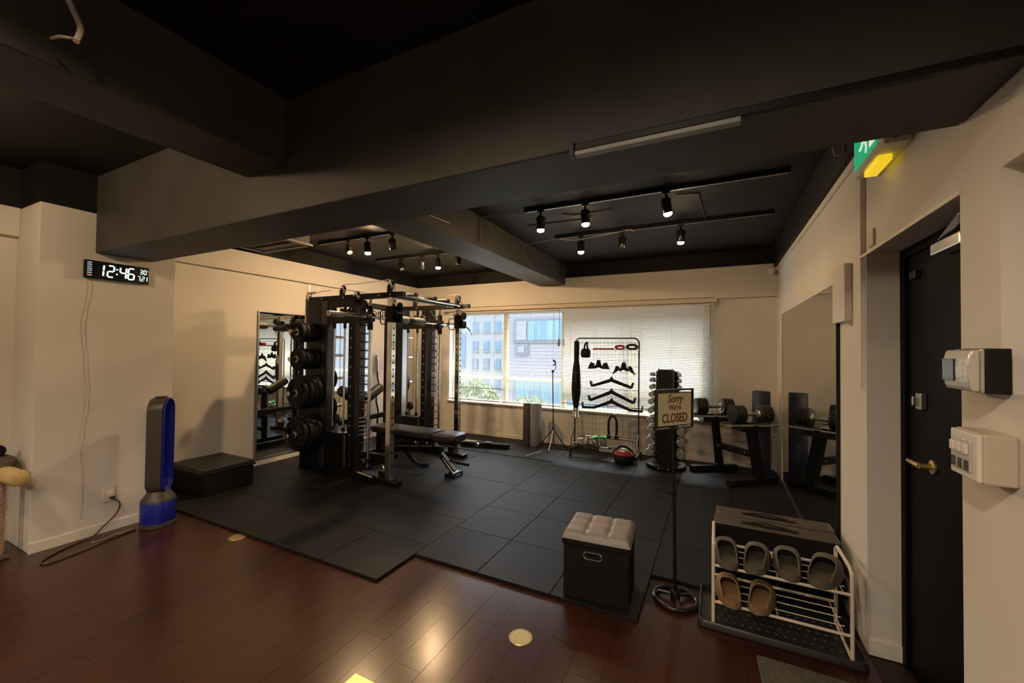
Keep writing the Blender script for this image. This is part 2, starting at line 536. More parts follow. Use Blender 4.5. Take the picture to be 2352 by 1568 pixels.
# door
door = struct('door_1', B().box(0.795, 0.835, 1.68, 2.565, 0.006, 1.93), M['door'], 0.002)
struct('door_frame', B().box(0.780, 0.84, 2.52, 2.572, 0, 1.937), M['door'], 0.003, door)
struct('door_frame', B().box(0.780, 0.84, 1.60, 2.52, 1.895, 1.937), M['door'], 0.003, door)
b = B()
b.lathe((0.795, 2.285, 0.985), (-1, 0, 0), [(0.028, 0), (0.028, 0.006), (0.012, 0.008), (0.012, 0.045)], 20)
obj('rosette', b, M['brass'], door, smooth=True)
b = B()
b.tube([(0.752, 2.285, 0.985), (0.750, 2.30, 0.985), (0.752, 2.36, 0.983), (0.756, 2.41, 0.980)], [0.010, 0.011, 0.009, 0.008], 10)
obj('handle', b, M['brass'], door, smooth=True)
b = B()
b.obox((0.785, 2.365, 1.245), (0.022, 0.05, 0.07))
b.obox((0.765, 2.365, 1.245), (0.02, 0.012, 0.04))
obj('lock', b, M['steel'], door, 0.004)
b = B()
b.obox((0.770, 2.05, 1.855), (0.05, 0.22, 0.045))
obj('closer_body', b, M['steel'], door, 0.006)
obj('closer_arm', B().bar((0.765, 2.12, 1.885), (0.70, 1.80, 1.90), 0.022, 0.008), M['steel'], door, 0.002)
obj('bracket', B().obox((0.785, 2.42, 1.80), (0.02, 0.06, 0.035)), M['black'], door, 0.003)

# ------------------------------------------------------------------ window
win = struct('window_1', B().box(WX0, WX1, YB + 0.02, YB + 0.19, WZ0 - 0.03, WZ0 + 0.002), M['frame'], 0.004)
yw0, yw1 = YB + 0.09, YB + 0.14
b = B()
b.box(WX0, WX1, yw0, yw1, WZ0, WZ0 + 0.035)
b.box(WX0, WX1, yw0, yw1, WZ1 - 0.035, WZ1)
b.box(WX0, WX0 + 0.04, yw0, yw1, WZ0, WZ1)
b.box(WX1 - 0.04, WX1, yw0, yw1, WZ0, WZ1)
obj('outer_frame', b, M['frame'], win, 0.003)
MX = [-3.11, -2.10, -1.085]
for k, mx in enumerate(MX):
    obj('mullion', B().box(mx - 0.04, mx + 0.02, yw0 - 0.01, yw1 + 0.005, WZ0 + 0.03, WZ1 - 0.03), M['yellowfr'], win, 0.003)
edges = [WX0] + MX + [WX1]
for k in range(4):
    a, c = edges[k] + 0.02, edges[k + 1] - 0.04
    lo, hi = 0.945, 0.985
    if k == 0: a += 0.02
    obj('transom', B().box(a, c, yw0 - 0.02, yw1 + 0.06, lo, hi), M['frame'], win, 0.006)
    obj('upper_pane', B().box(a, c, YB + 0.112, YB + 0.117, hi, WZ1 - 0.03), M['glass'], win)
    obj('lower_pane', B().box(a, c, YB + 0.112, YB + 0.117, WZ0 + 0.03, lo), M['glass'], win)
obj('guard_bar', B().cyl((WX0, YB + 0.165, 0.775), (MX[0], YB + 0.165, 0.775), 0.008, n=8), M['black'], win, smooth=True)
struct('sill', B().box(WX0 - 0.02, 0.0, YB - 0.035, YB + 0.02, 0.535, 0.560), M['trimw'], 0.004, win)

struct('added_overhang', B().box(WX0 - 0.6, WX1 + 0.6, YB + 0.2, YB + 0.40, 2.05, 3.40), M['facade'], 0, win)  # unseen overhang added to keep the sun off the upper blinds
# headrail and the four slatted blinds
def blind(x0, x1, tilt, label, zb=0.60):
    t = thing('slatted_blind', label, 'blind', ((x0 + x1) / 2, YB - 0.045, 2.05), 'slatted blinds hanging at the window')
    obj('headrail', B().box(x0, x1, YB - 0.075, YB - 0.035, 2.045, 2.075), M['valance'], t, 0.003)
    b = B()
    n = int((2.035 - zb) / 0.0215)
    c, s_ = math.cos(tilt) * 0.0125, math.sin(tilt) * 0.0125
    for i in range(n):
        z = 2.030 - i * 0.0215
        yy = YB - 0.045
        v = [b.bm.verts.new(p) for p in ((x0 + 0.006, yy - c, z + s_), (x1 - 0.006, yy - c, z + s_), (x1 - 0.006, yy, z + 0.0018), (x0 + 0.006, yy, z + 0.0018), (x1 - 0.006, yy + c, z - s_), (x0 + 0.006, yy + c, z - s_))]
        if abs(tilt) < 0.05:
            for q_ in (2, 3): v[q_].co.z = z + 0.0004
        b.bm.faces.new((v[0], v[1], v[2], v[3]))
        b.bm.faces.new((v[3], v[2], v[4], v[5]))
    stuff(obj('slats', b, M['blind'], t))
    b = B()
    for f in (0.12, 0.5, 0.88):
        xx = x0 + (x1 - x0) * f
        b.box(xx - 0.0012, xx + 0.0012, YB - 0.059, YB - 0.0565, zb, 2.045)
        b.box(xx - 0.0012, xx + 0.0012, YB - 0.034, YB - 0.0315, zb, 2.045)
    obj('ladder_cord', b, M['white'], t)
    obj('bottom_rail', B().box(x0 + 0.004, x1 - 0.004, YB - 0.057, YB - 0.033, zb - 0.012, zb + 0.004), M['valance'], t, 0.003)
    return t
blind(-4.15, -3.125, math.radians(0.5), 'slatted blind with flat open slats at the far left window pane beside the power rack')
b2_ = blind(-3.105, -2.105, math.radians(0.5), 'slatted blind with flat open slats in front of the lilac brick building')
b3_ = blind(-2.076, -1.084, math.radians(58), 'slatted blind with closed slats directly behind the wire mesh rack', zb=0.665)
b4_ = blind(-1.070, -0.032, math.radians(61), 'slatted blind with closed slats nearest the right end of the window', zb=0.655)
b = B()
b.cyl((-2.128, YB - 0.075, 2.05), (-2.128, YB - 0.075, 1.615), 0.003, n=6)
obj('pull_cord', b, M['cord'], b2_)
obj('tassel', B().lathe((-2.128, YB - 0.075, 1.50), (0, 0, 1), [(0.012, 0), (0.014, 0.02), (0.012, 0.10), (0.004, 0.118)], 10), M['cord'], b2_, smooth=True)
obj('pull_cord', B().cyl((-2.055, YB - 0.078, 2.05), (-2.055, YB - 0.078, 1.62), 0.003, n=6), M['valance'], b3_)
obj('tassel', B().lathe((-2.055, YB - 0.078, 1.50), (0, 0, 1), [(0.012, 0), (0.014, 0.02), (0.012, 0.10), (0.004, 0.118)], 10), M['valance'], b3_, smooth=True)
obj('tilt_wand', B().cyl((-0.075, YB - 0.080, 2.05), (-0.075, YB - 0.080, 1.64), 0.004, n=6), M['farframe'], b4_)
tag(obj('curtain_pelmet', B().box(-4.25, 0.0, YB - 0.115, YB - 0.0, 2.078, 2.135), M['valance'], bevel=0.004, loc=(-2.1, YB, 2.08)),
    'long cream pelmet board running along the top of the window', 'pelmet')

# ------------------------------------------------------------------ outside
GZ = -6.0
st = struct('street', B().box(-40, 30, 6.3, 40, GZ - 0.2, GZ), M['asphalt'])
far1 = thing('apartment_building', 'pale white and blue building with small square windows beyond the left pane', 'building', (-10, 16, GZ))
obj('wall', B().box(-16.0, -7.2, 16.0, 22, GZ, 4.2), M['facade'], far1)
for zi, z0 in enumerate((2.24, 1.37, 0.55, 3.10, -0.30)):
    for xi, x0 in enumerate((-10.03, -9.45, -8.88)):
        fz = 0.42
        f = obj('window', B().box(x0 - 0.03, x0 + 0.32, 15.985, 16.0, z0 - 0.03, z0 + fz + 0.03), M['farframe'] if zi == 2 else M['facade'], far1)
        obj('pane', B().box(x0, x0 + 0.29, 15.97, 15.985, z0, z0 + fz), M['farglass'] if not (zi == 2 and xi < 2) else M['farframe'], f)
        obj('ledge', B().box(x0 - 0.05, x0 + 0.34, 15.93, 16.0, z0 - 0.07, z0 - 0.035), M['facade'], f)
f = obj('stair_window', B().box(-10.80, -10.40, 15.985, 16.0, 0.5, 2.2), M['facade'], far1)
obj('pane', B().box(-10.77, -10.43, 15.97, 15.985, 0.55, 2.14), M['farglass'], f)
far2 = thing('tiled_building', 'lilac tiled building with a wide curtained window across the street', 'building', (-3, 11, GZ))
obj('wall', B().box(-5.72, 6.0, 11.0, 15.5, GZ, 3.6), M['facade2'], far2)
def farwin(x0, x1, z0, z1, parts, ledge=True):
    f = obj('window', B().box(x0 - 0.09, x1 + 0.09, 10.95, 11.0, z0 - 0.06, z1 + 0.06), M['farframe'], far2)
    for a, c, d, e, mm in parts:
        obj('pane', B().box(a, c, 10.93, 10.95, d, e), M[mm], f)
    if ledge: obj('ledge', B().box(x0 - 0.15, x1 + 0.15, 10.86, 11.0, z0 - 0.16, z0 - 0.07), M['facade2'], f)
farwin(-5.36, -2.6, 1.70, 2.30, [(-5.34, -5.02, 1.72, 2.28, 'facade'), (-4.96, -2.62, 1.72, 2.28, 'farglass2')], False)
farwin(-5.30, -5.06, 1.33, 1.56, [(-5.28, -5.08, 1.35, 1.54, 'facade')], False)
farwin(-5.36, -2.6, -0.45, 0.55, [(-5.34, -2.62, -0.43, 0.53, 'farglass2')])
farwin(-1.6, 1.2, 1.70, 2.30, [(-1.58, 1.18, 1.72, 2.28, 'farglass2')])
farwin(-1.6, 1.2, -0.45, 0.55, [(-1.58, 1.18, -0.43, 0.53, 'farglass2')])
# horizontal tile courses of the facade
b = B()
for i in range(46):
    z = -1.2 + i * 0.10
    b.box(-5.73, 3.0, 10.992, 11.0, z, z + 0.085)
stuff(obj('tile_course', b, M['facade2'], far2))
def shrub(x, y, z, r, n, label, seed):
    rnd = random.Random(seed)
    t = thing('street_tree', label, 'tree', (x, y, GZ))
    obj('trunk', B().cyl((x, y, GZ), (x, y, z), 0.10, 0.06, 8), M['cord'], t, smooth=True)
    b = B()
    for i in range(n):
        a, c = rnd.uniform(0, 2 * PI), rnd.uniform(-1, 1)
        q = (1 - c * c) ** 0.5
        rr = r * rnd.uniform(0.55, 1.0)
        p = Vector((x + rr * q * math.cos(a), y + rr * q * math.sin(a), z + rr * c * 0.75))
        R = Euler((rnd.uniform(0, 3), rnd.uniform(0, 3), rnd.uniform(0, 3))).to_matrix()
        s_ = 0.09
        b.quad(*[p + R @ Vector(v) for v in ((-s_, 0, 0), (0, -s_ * 0.5, 0.01), (s_, 0, 0), (0, s_ * 0.5, 0.01))])
    stuff(obj('foliage', b, M['leaf'], t))
shrub(-7.6, 12.2, -0.35, 0.95, 1500, 'leafy green street tree seen low in the left window pane', 3)
shrub(-4.45, 9.8, -0.25, 0.62, 900, 'smaller leafy street tree low in front of the lilac building', 4)
shrub(-10.1, 13.6, -0.55, 1.0, 1300, 'leafy street tree farther left before the pale building', 5)

# ================================================================== FLOOR MATS
MT = 0.02
tiles = thing('rubber_tile_floor', 'black square rubber floor tiles laid in a grid beneath the window and mirror', 'gym floor', (-0.6, 4.0, 0))
tx0, ty0, ts = -1.873, 2.270, 0.5
g = 0.0022
def tile(x0, x1, y0, y1, k, parent, nm):
    o = obj(nm, B().box(x0 + g, x1 - g, y0 + g, y1 - g, 0.002, MT + random.uniform(-0.0005, 0.0005)), M['mat'][k], parent, 0.0012, seg=1)
for i in range(5):
    for j in range(8):
        if i >= 3 and j == 0: continue
        x0 = tx0 + i * ts
        x1 = min(x0 + ts, XR - 0.014)
        y0 = ty0 + j * ts
        y1 = min(y0 + ts, YB - 0.012)
        tile(x0, x1, y0, y1, random.choice((0, 0, 1, 2)), tiles, 'tile')
mats = thing('rubber_mat_floor', 'large black rubber mats laid beneath the power rack along the left wall', 'gym floor', (-3.4, 3.8, 0))
XE = XL + 0.01
for y0, y1, xs in ((1.912, 2.418, (XE, -4.38, -3.385, -2.388, tx0)), (2.418, 2.910, (XE, -3.885, -2.88, tx0)),
                   (2.910, 3.908, (XE, -3.88, -2.875, tx0)), (3.908, 4.912, (XE, -3.88, -2.875, tx0)), (4.934, YB - 0.012, (XE, -3.88, -2.875, tx0))):
    for a, c in zip(xs, xs[1:]):
        tile(a, c, y0, y1, random.choice((0, 1, 1, 2)), mats, 'mat')

# ================================================================== MIRRORS, WALL FITTINGS
mir = thing('wall_mirror', 'tall frameless mirror running along the right wall past the black dumbbell stand', 'mirror', (0.645, 4.2, 0.04))
for a, c in ((3.060, 3.968), (3.970, 5.328)):
    obj('glass', B().box(0.640, 0.652, a, c, 0.058, 1.868), M['mirror'], mir)
b = B()
b.box(0.632, 0.655, 3.058, 5.335, 0.040, 0.052)
b.box(0.630, 0.634, 3.058, 5.335, 0.040, 0.060)
obj('lower_channel', b, M['steel'], mir, 0.001)
obj('edge_strip', B().box(0.634, 0.655, 5.328, 5.342, 0.04, 1.872), M['trimw'], mir, 0.001)
obj('edge_strip', B().box(0.636, 0.655, 3.048, 3.060, 0.04, 1.868), M['black'], mir, 0.001)
obj('top_strip', B().box(0.637, 0.655, 3.058, 5.335, 1.868, 1.876), M['trimw'], mir, 0.001)
obj('clip', B().box(0.632, 0.655, 3.045, 3.075, 1.755, 1.81), M['black'], mir, 0.002)

def left_mirror(y0, y1, z0, z1, label):
    t = thing('framed_mirror', label, 'mirror', (XL, (y0 + y1) / 2, z0))
    obj('glass', B().box(XL + 0.004, XL + 0.014, y0 + 0.008, y1 - 0.008, z0 + 0.008, z1 - 0.008), M['mirror'], t)
    b = B()
    b.box(XL, XL + 0.022, y0, y0 + 0.012, z0, z1)
    b.box(XL, XL + 0.022, y1 - 0.012, y1, z0, z1)
    b.box(XL, XL + 0.022, y0 + 0.012, y1 - 0.012, z0, z0 + 0.012)
    b.box(XL, XL + 0.022, y0 + 0.012, y1 - 0.012, z1 - 0.012, z1)
    obj('frame', b, M['steel'], t, 0.001)
left_mirror(3.014, 3.690, 0.092, 1.874, 'upright silver framed mirror on the left wall showing the rack reflected')
left_mirror(3.700, 4.825, 0.092, 1.874, 'second silver framed mirror on the left wall, hidden mostly behind the power rack')
struct('trim_2', B().box(XL, XL + 0.012, 3.685, 3.705, 1.876, 2.30), M['steel'], 0.002)

bx = thing('wall_box_cover', 'flat beige cover box on the right wall above the mirror end', 'box', (XR, 2.93, 1.79))
obj('cover', B().box(XR - 0.035, XR, 2.80, 3.055, 1.625, 1.94), M['white'], bx, 0.003)
obj('latch', B().box(XR - 0.012, XR, 2.80, 2.815, 1.60, 1.622), M['beige'], bx)

t = thing('motion_sensor', 'small round white sensor high in the corner above the right mirror', 'sensor', (0.60, 5.84, 2.42))
obj('bracket', B().box(0.615, 0.655, 5.80, 5.85, 2.43, 2.475), M['white'], t, 0.004)
obj('dome', B().lathe((0.585, 5.80, 2.385), (0, 0, 1), [(0.012, 0), (0.034, 0.008), (0.042, 0.03), (0.044, 0.05), (0.044, 0.075), (0.03, 0.085)], 20), M['white'], t, smooth=True)

# digital clock
cl = thing('digital_clock', 'black wall clock showing white digits on the left column', 'clock', (-4.22, 1.47, 2.01))
CY0, CY1, CZ0, CZ1 = 1.277, 1.666, 1.944, 2.080
obj('body', B().box(-4.218, -4.190, CY0, CY1, CZ0, CZ1), M['lcd'], cl, 0.006)
SEG = {'0': 'abcdef', '1': 'bc', '2': 'abged', '3': 'abgcd', '4': 'fgbc', '6': 'afgedc', '7': 'abc', '5': 'afgcd', '8': 'abcdefg', '9': 'abcfgd'}
def digit(b, ch, y, z, w, h, th, slant=0.06):
    def seg(p, q):
        (a0, c0), (a1, c1) = p, q
        a0 += c0 * slant; a1 += c1 * slant
        n = Vector((a1 - a0, c1 - c0)).normalized()
        k = th * 0.30
        P0, P1 = (a0 + n.x * k, c0 + n.y * k), (a1 - n.x * k, c1 - n.y * k)
        b.bar((-4.1895, y + P0[0], z + P0[1]), (-4.1895, y + P1[0], z + P1[1]), th, 0.001, (1, 0, 0))
    L = {'a': ((0, h), (w, h)), 'b': ((w, h / 2), (w, h)), 'c': ((w, 0), (w, h / 2)), 'd': ((0, 0), (w, 0)), 'e': ((0, 0), (0, h / 2)), 'f': ((0, h / 2), (0, h)), 'g': ((0, h / 2), (w, h / 2))}
    for s_ in SEG[ch]: seg(*L[s_])
for ch, y in zip('1246', (1.345, 1.405, 1.478, 1.528)):
    b = B()
    digit(b, ch, y, 1.968, 0.036, 0.086, 0.0105)
    obj('digit', b, M['led'], cl)
b = B()
for z in (1.995, 2.032): b.cyl((-4.1905, 1.462, z), (-4.1885, 1.462, z), 0.006, n=12)
obj('colon', b, M['led'], cl)
b = B()
for ch, y, z in (('3', 1.603, 2.022), ('0', 1.628, 2.022)): digit(b, ch, y, z, 0.015, 0.034, 0.0052)
b.obox((-4.1895, 1.653, 2.050), (0.001, 0.004, 0.004))
obj('temperature_reading', b, M['led'], cl)
b = B()
for ch, y, z in (('7', 1.588, 1.968), ('2', 1.615, 1.968), ('1', 1.634, 1.968)): digit(b, ch, y, z, 0.015, 0.034, 0.0052)
b.obox((-4.1895, 1.608, 1.966), (0.001, 0.005, 0.005))
obj('date_reading', b, M['led'], cl)
b = B()
for i in range(6):
    z = 2.062 - i * 0.0155
    b.obox((-4.1895, 1.305, z), (0.001, 0.026, 0.0065))
obj('weekday_marks', b, M['ledd'], cl)
obj('weekday_mark', B().obox((-4.1895, 1.305, 1.967), (0.001, 0.026, 0.0065)), M['ledo'], cl, label='orange lit weekday mark')
rnd = random.Random(5)
pts = [(-4.214, 1.31, 1.945)]
z = 1.90
while z > 0.10:
    pts.append((-4.2165 + rnd.uniform(0, 0.003), 1.315 + 0.016 * math.sin(z * 7.0) + rnd.uniform(-0.006, 0.006) - max(0, 0.6 - z) * 0.05, z))
    z -= 0.06
obj('power_wire', B().tube(pts, 0.0016, 6), M['clearcord'], cl, smooth=True, label='thin pale wire hanging down the wall')

# wall outlet with plug, fan cord
t = thing('wall_outlet', 'beige wall outlet with a white plug on the left column', 'outlet', (-4.22, 1.46, 0.29))
obj('plate', B().box(-4.220, -4.212, 1.424, 1.498, 0.229, 0.350), M['white'], t, 0.003)
b = B()
b.obox((-4.195, 1.468, 0.290), (0.034, 0.036, 0.034))
obj('plug', b, M['white'], t, 0.006)
b = B()
b.obox((-4.190, 1.472, 0.266), (0.03, 0.026, 0.02))
obj('plug_tip', b, M['cord'], t, 0.004)
def smoothpts(P, n=8):
    P = [Vector(p) for p in P]
    out = []
    for i in range(len(P) - 1):
        p0, p1, p2, p3 = P[max(i - 1, 0)], P[i], P[i + 1], P[min(i + 2, len(P) - 1)]
        for k in range(n):
            u = k / n
            out.append(0.5 * ((2 * p1) + (-p0 + p2) * u + (2 * p0 - 5 * p1 + 4 * p2 - p3) * u * u + (-p0 + 3 * p1 - 3 * p2 + p3) * u ** 3))
    out.append(P[-1])
    return out
cord = [(-4.172, 1.476, 0.258), (-4.15, 1.505, 0.215), (-4.16, 1.49, 0.14), (-4.18, 1.42, 0.06), (-4.17, 1.36, 0.012), (-4.13, 1.23, 0.006), (-4.02, 1.075, 0.006), (-3.94, 1.05, 0.006),
        (-3.93, 1.12, 0.006), (-3.97, 1.27, 0.006), (-4.02, 1.40, 0.006), (-4.05, 1.52, 0.006), (-4.06, 1.575, 0.006)]
obj('fan_cord', B().tube(smoothpts(cord), 0.0055, 8), M['cord'], smooth=True, loc=(-4.0, 1.2, 0.006))
tag(bpy.data.objects['fan_cord'], 'brown power cord looping on the wooden floor from outlet to fan', 'cord')
pc = [(-4.10, 1.345, 0.003), (-4.07, 1.33, 0.003), (-4.075, 1.42, 0.003), (-4.10, 1.46, 0.003), (-4.085, 1.50, 0.003), (-4.10, 1.55, 0.003), (-4.095, 1.575, 0.003)]
tag(obj('loose_wire', B().tube(smoothpts(pc), 0.0025, 6), M['clearcord'], smooth=True, loc=(-4.05, 1.4, 0.0035)), 'thin pale wire lying crumpled on the floor beside the fan', 'wire')

# exit sign
ex = thing('exit_sign', 'green emergency exit sign with a yellow lens above the door', 'exit sign', (XR, 2.23, 2.40))
obj('housing', B().box(0.572, XR + 0.004, 2.03, 2.40, 2.255, 2.50), M['white'], ex, 0.004)
obj('sign_panel', B().box(0.568, 0.573, 2.10, 2.392, 2.29, 2.49), M['exitg'], ex)
b = B()
def fig(poly):
    b.prism(poly, (0.5665, 2.20, 2.31), (0, -1, 0), (0, 0, 1), (0.002, 0, 0))
fig([(0.02, 0.0), (0.12, 0.0), (0.12, 0.16), (0.02, 0.16)])
obj('doorway_mark', b, M['exitw'], ex)
b = B()
def fig2(poly):
    b.prism(poly, (0.5655, 2.255, 2.305), (0, -1, 0), (0, 0, 1), (0.002, 0, 0))
b.cyl((0.5675, 2.25, 2.466), (0.5655, 2.25, 2.466), 0.014, n=14)
fig2([(-0.010, 0.070), (0.018, 0.066), (0.030, 0.135), (0.004, 0.142)])
fig2([(0.0, 0.074), (0.018, 0.068), (0.045, 0.03), (0.036, 0.0), (0.024, 0.004), (0.030, 0.032)])
fig2([(-0.010, 0.078), (0.006, 0.062), (-0.03, 0.040), (-0.055, 0.042), (-0.055, 0.054), (-0.034, 0.055)])
fig2([(0.022, 0.134), (0.028, 0.118), (0.055, 0.096), (0.062, 0.104), (0.040, 0.126)])
fig2([(0.006, 0.138), (-0.028, 0.128), (-0.030, 0.100), (-0.020, 0.100), (-0.016, 0.118), (0.008, 0.122)])
obj('running_figure', b, M['exitw'], ex)
obj('lens', B().box(0.583, 0.630, 2.135, 2.315, 2.228, 2.256), M['exity'], ex, 0.006)
obj('pilot_button', B().cyl((0.61, 2.012, 2.285), (0.61, 2.032, 2.285), 0.014, n=14), M['cord'], ex, smooth=True)

# intercom and switch box on the near wall
ic = thing('wall_sensor_unit', 'rounded silver and black device on the wall above the switch box', 'wall device', (0.655, 1.53, 1.41))
ZI = 1.4075
def shell(x0, x1, hz, hz0, y0, y1):
    b = B()
    n = 10
    P = [(x1, -hz), (x1, hz)]
    for i in range(n + 1):
        a = PI / 2 - PI * i / n
        P.append((x0 - (hz0 > 0) * 0.010 * math.cos(a), hz * math.sin(a)))
    b.prism(P, (0, y0, ZI), (1, 0, 0), (0, 0, 1), (0, y1 - y0, 0))
    return b
obj('back_shell', shell(0.607, XR, 0.0575, 0, 1.462, 1.600), M['black'], ic, 0.003)
obj('grey_band', shell(0.599, 0.608, 0.0555, 0, 1.464, 1.598), M['steel'], ic, 0.002)
obj('front_shell', shell(0.586, 0.600, 0.0535, 1, 1.466, 1.596), M['silver'], ic, 0.004)
obj('screen', B().box(0.5735, 0.5765, 1.530, 1.592, ZI - 0.030, ZI + 0.030), M['lcd'], ic, 0.001)
for k in range(3):
    obj('button', B().box(0.5730, 0.5770, 1.490, 1.512, ZI + 0.012 - k * 0.016, ZI + 0.022 - k * 0.016), M['white'], ic, 0.001)

sw = thing('switch_box', 'beige three switch box mounted on the wall beneath the silver device', 'switch', (XR, 1.50, 1.18))
obj('box', B().box(0.592, XR, 1.437, 1.575, 1.125, 1.250), M['beige'], sw, 0.006)
obj('plate', B().box(0.582, 0.593, 1.440, 1.572, 1.128, 1.247), M['white'], sw, 0.004)
for k in range(3):
    y0 = 1.462 + k * 0.031
    sk = obj('switch', B().box(0.576, 0.583, y0, y0 + 0.028, 1.148, 1.228), M['silver'], sw, 0.002)
    obj('name_label', B().box(0.5745, 0.5765, y0 + 0.004, y0 + 0.024, 1.150, 1.176), M['irongrey'], sk)
    obj('rocker', B().obox((0.5735, y0 + 0.014, 1.205), (0.008, 0.019, 0.026)), M['white'], sk, 0.003)

# floor service covers
for k, (x, y, lab) in enumerate(((-0.88, 1.893, 'round brass floor cover in the wooden floor before the ottoman'), (-3.245, 1.872, 'round brass floor cover half under the front edge of the big mats'))):
    t = thing('floor_cover', lab, 'floor cover', (x, y, 0), 'brass floor covers')
    obj('rim', B().lathe((x, y, 0.0003), (0, 0, 1), [(0.052, 0), (0.052, 0.0025), (0.058, 0.0025), (0.060, 0.0)], 40, True), M['brass'], t, smooth=True)
    obj('lid', B().lathe((x, y, 0.0003), (0, 0, 1), [(0.050, 0), (0.050, 0.0018)], 40), M['brass'], t)

t = thing('floor_box', 'square brass floor box lid set in the wooden floor nearest the camera', 'floor cover', (-1.37, 1.28, 0))
obj('rim', B().box(-1.432, -1.312, 1.225, 1.345, 0.0006, 0.0026), M['brass'], t, 0.001)
obj('lid', B().box(-1.426, -1.318, 1.231, 1.339, 0.0026, 0.0036), M['brass'], t, 0.0008)

# ================================================================== POWER RACK
rk = thing('power_rack', 'black and chrome cable power rack standing on the mats before the left wall', 'power rack', (-3.65, 3.9, MT))
def rack_side(Y, s):
    """s=-1 near side, +1 far side"""
    b = B()
    b.box(-4.34, -2.99, Y - 0.04, Y + 0.04, MT, MT + 0.06)
    b.box(-3.10, -2.93, Y - 0.055, Y + 0.055, MT, MT + 0.05)
    obj('base_rail', b, M['black'], rk, 0.004)
    # front upright, chrome with a row of holes
    fx0, fx1 = -3.10, -3.035
    y0, y1 = Y - 0.03, Y + 0.035
    fp = obj('front_upright', B().box(fx0, fx1, y0, y1, MT + 0.05, 2.02), M['chrome'], rk, 0.004)
    b = B()
    for i in range(26):
        z = 0.14 + i * 0.072
        b.cyl((fx1 - 0.001, (y0 + y1) / 2, z), (fx1 + 0.0012, (y0 + y1) / 2, z), 0.0115, n=10)
        b.cyl(((fx0 + fx1) / 2, y0 + 0.001, z), ((fx0 + fx1) / 2, y0 - 0.0012, z), 0.0115, n=10) if s > 0 else None
    stuff(obj('hole_row', b, M['plastic'], fp))
    # cable carriage on the front upright
    b = B()
    b.box(fx0 - 0.012, fx1 + 0.012, y0 - 0.012, y1 + 0.012, 1.715, 1.885)
    cg = obj('cable_carriage', b, M['black'], rk, 0.004)
    for dz in (0.115, 0.0):
        b = B()
        b.lathe((fx1 + 0.055, Y - 0.012 - 0.02 * s, 1.76 + dz), (0.35, 1, 0), [(0.012, 0), (0.046, 0.0), (0.050, 0.004), (0.044, 0.013), (0.050, 0.022), (0.046, 0.026), (0.012, 0.026)], 24)
        obj('carriage_pulley', b, M['plastic'], cg, smooth=True)
    b = B()
    b.bar((fx1, Y, 1.80), (fx1 + 0.075, Y, 1.78), 0.03, 0.05)
    b.tube([(fx1 + 0.07, Y, 1.74), (fx1 + 0.11, Y + 0.02, 1.71), (fx1 + 0.13, Y + 0.03, 1.68)], 0.007, 8)
    b.tube([(fx1 + 0.13, Y + 0.03, 1.68), (fx1 + 0.15, Y + 0.045, 1.62)], 0.003, 6)
    obj('swivel_arm', b, M['black'], cg)
    b = B()
    b.tube(smoothpts([(fx0 - 0.01, Y - 0.01, 1.84), (fx0 - 0.09, Y - 0.01, 1.845), (fx0 - 0.115, Y - 0.01, 1.82), (fx0 - 0.115, Y - 0.01, 1.73), (fx0 - 0.09, Y - 0.01, 1.70), (fx0 - 0.01, Y - 0.01, 1.705)], 4), 0.006, 8)
    obj('pull_handle', b, M['black'], cg, smooth=True)
    # smith rail
    b = B()
    b.cyl((-3.37, Y, 0.13), (-3.37, Y, 1.97), 0.0145, n=16)
    obj('guide_rail', b, M['chrome'], rk, smooth=True)
    for z0, z1, r in ((0.13, 0.165, 0.034), (0.205, 0.255, 0.036)):
        obj('rail_bumper', B().cyl((-3.37, Y, z0), (-3.37, Y, z1), r, n=18), M['rubber'], rk, smooth=True)
    b = B()
    b.cyl((-3.37, Y, 1.64), (-3.37, Y, 1.90), 0.030, n=20)
    b.box(-3.41, -3.33, Y - 0.03, Y + 0.03, 1.73, 1.82)
    obj('bearing_sleeve', b, M['black'], rk, smooth=True)
    # catch upright with pins
    hu = obj('catch_upright', B().box(-3.545, -3.475, Y - 0.04, Y + 0.04, MT + 0.05, 1.97), M['bsteel'], rk, 0.004)
    b = B()
    for i in range(19):
        z = 0.22 + i * 0.092
        b.cyl((-3.476, Y + 0.012, z), (-3.412, Y + 0.012, z), 0.0085, n=10)
        b.cyl((-3.412, Y + 0.012, z), (-3.406, Y + 0.012, z), 0.014, n=10)
    stuff(obj('catch_pins', b, M['steel'], hu, smooth=True))
    # bolted inner upright
    iu = obj('inner_upright', B().box(-3.655, -3.585, Y - 0.035, Y + 0.035, MT + 0.05, 1.97), M['black'], rk, 0.003)
    b = B()
    for i in range(17):
        z = 0.16 + i * 0.107
        b.cyl((-3.612, Y - 0.036, z), (-3.612, Y - 0.043, z), 0.010, n=8)
    stuff(obj('bolt_row', b, M['steel'], iu))
    # weight stack with guide rods
    for xx in (-3.925, -3.755):
        obj('stack_rod', B().cyl((xx, Y, 0.12), (xx, Y, 1.97), 0.011, n=14), M['chrome'], rk, smooth=True)
        b = B()
        b.cyl((xx, Y, 1.66), (xx, Y, 1.97), 0.017, n=14)
        b.cyl((xx, Y, 0.505), (xx, Y, 0.545), 0.021, n=14)
        obj('rod_sleeve', b, M['black'], rk, smooth=True)
    zt = 0.495
    nplates = 13
    for i in range(nplates):
        z0 = 0.125 + i * 0.0285
        obj('stack_plate', B().box(-3.955, -3.70, Y - 0.06, Y + 0.06, z0, z0 + 0.0265), M['black'], rk, 0.002, seg=1)
    obj('stack_shroud', B().box(-3.695, -3.66, Y - 0.06, Y + 0.062, 0.11, 0.50), M['vinyl'], rk, 0.004)
    obj('shroud_edge', B().box(-3.660, -3.648, Y - 0.066, Y - 0.054, 0.13, 0.47), M['steel'], rk, 0.002)
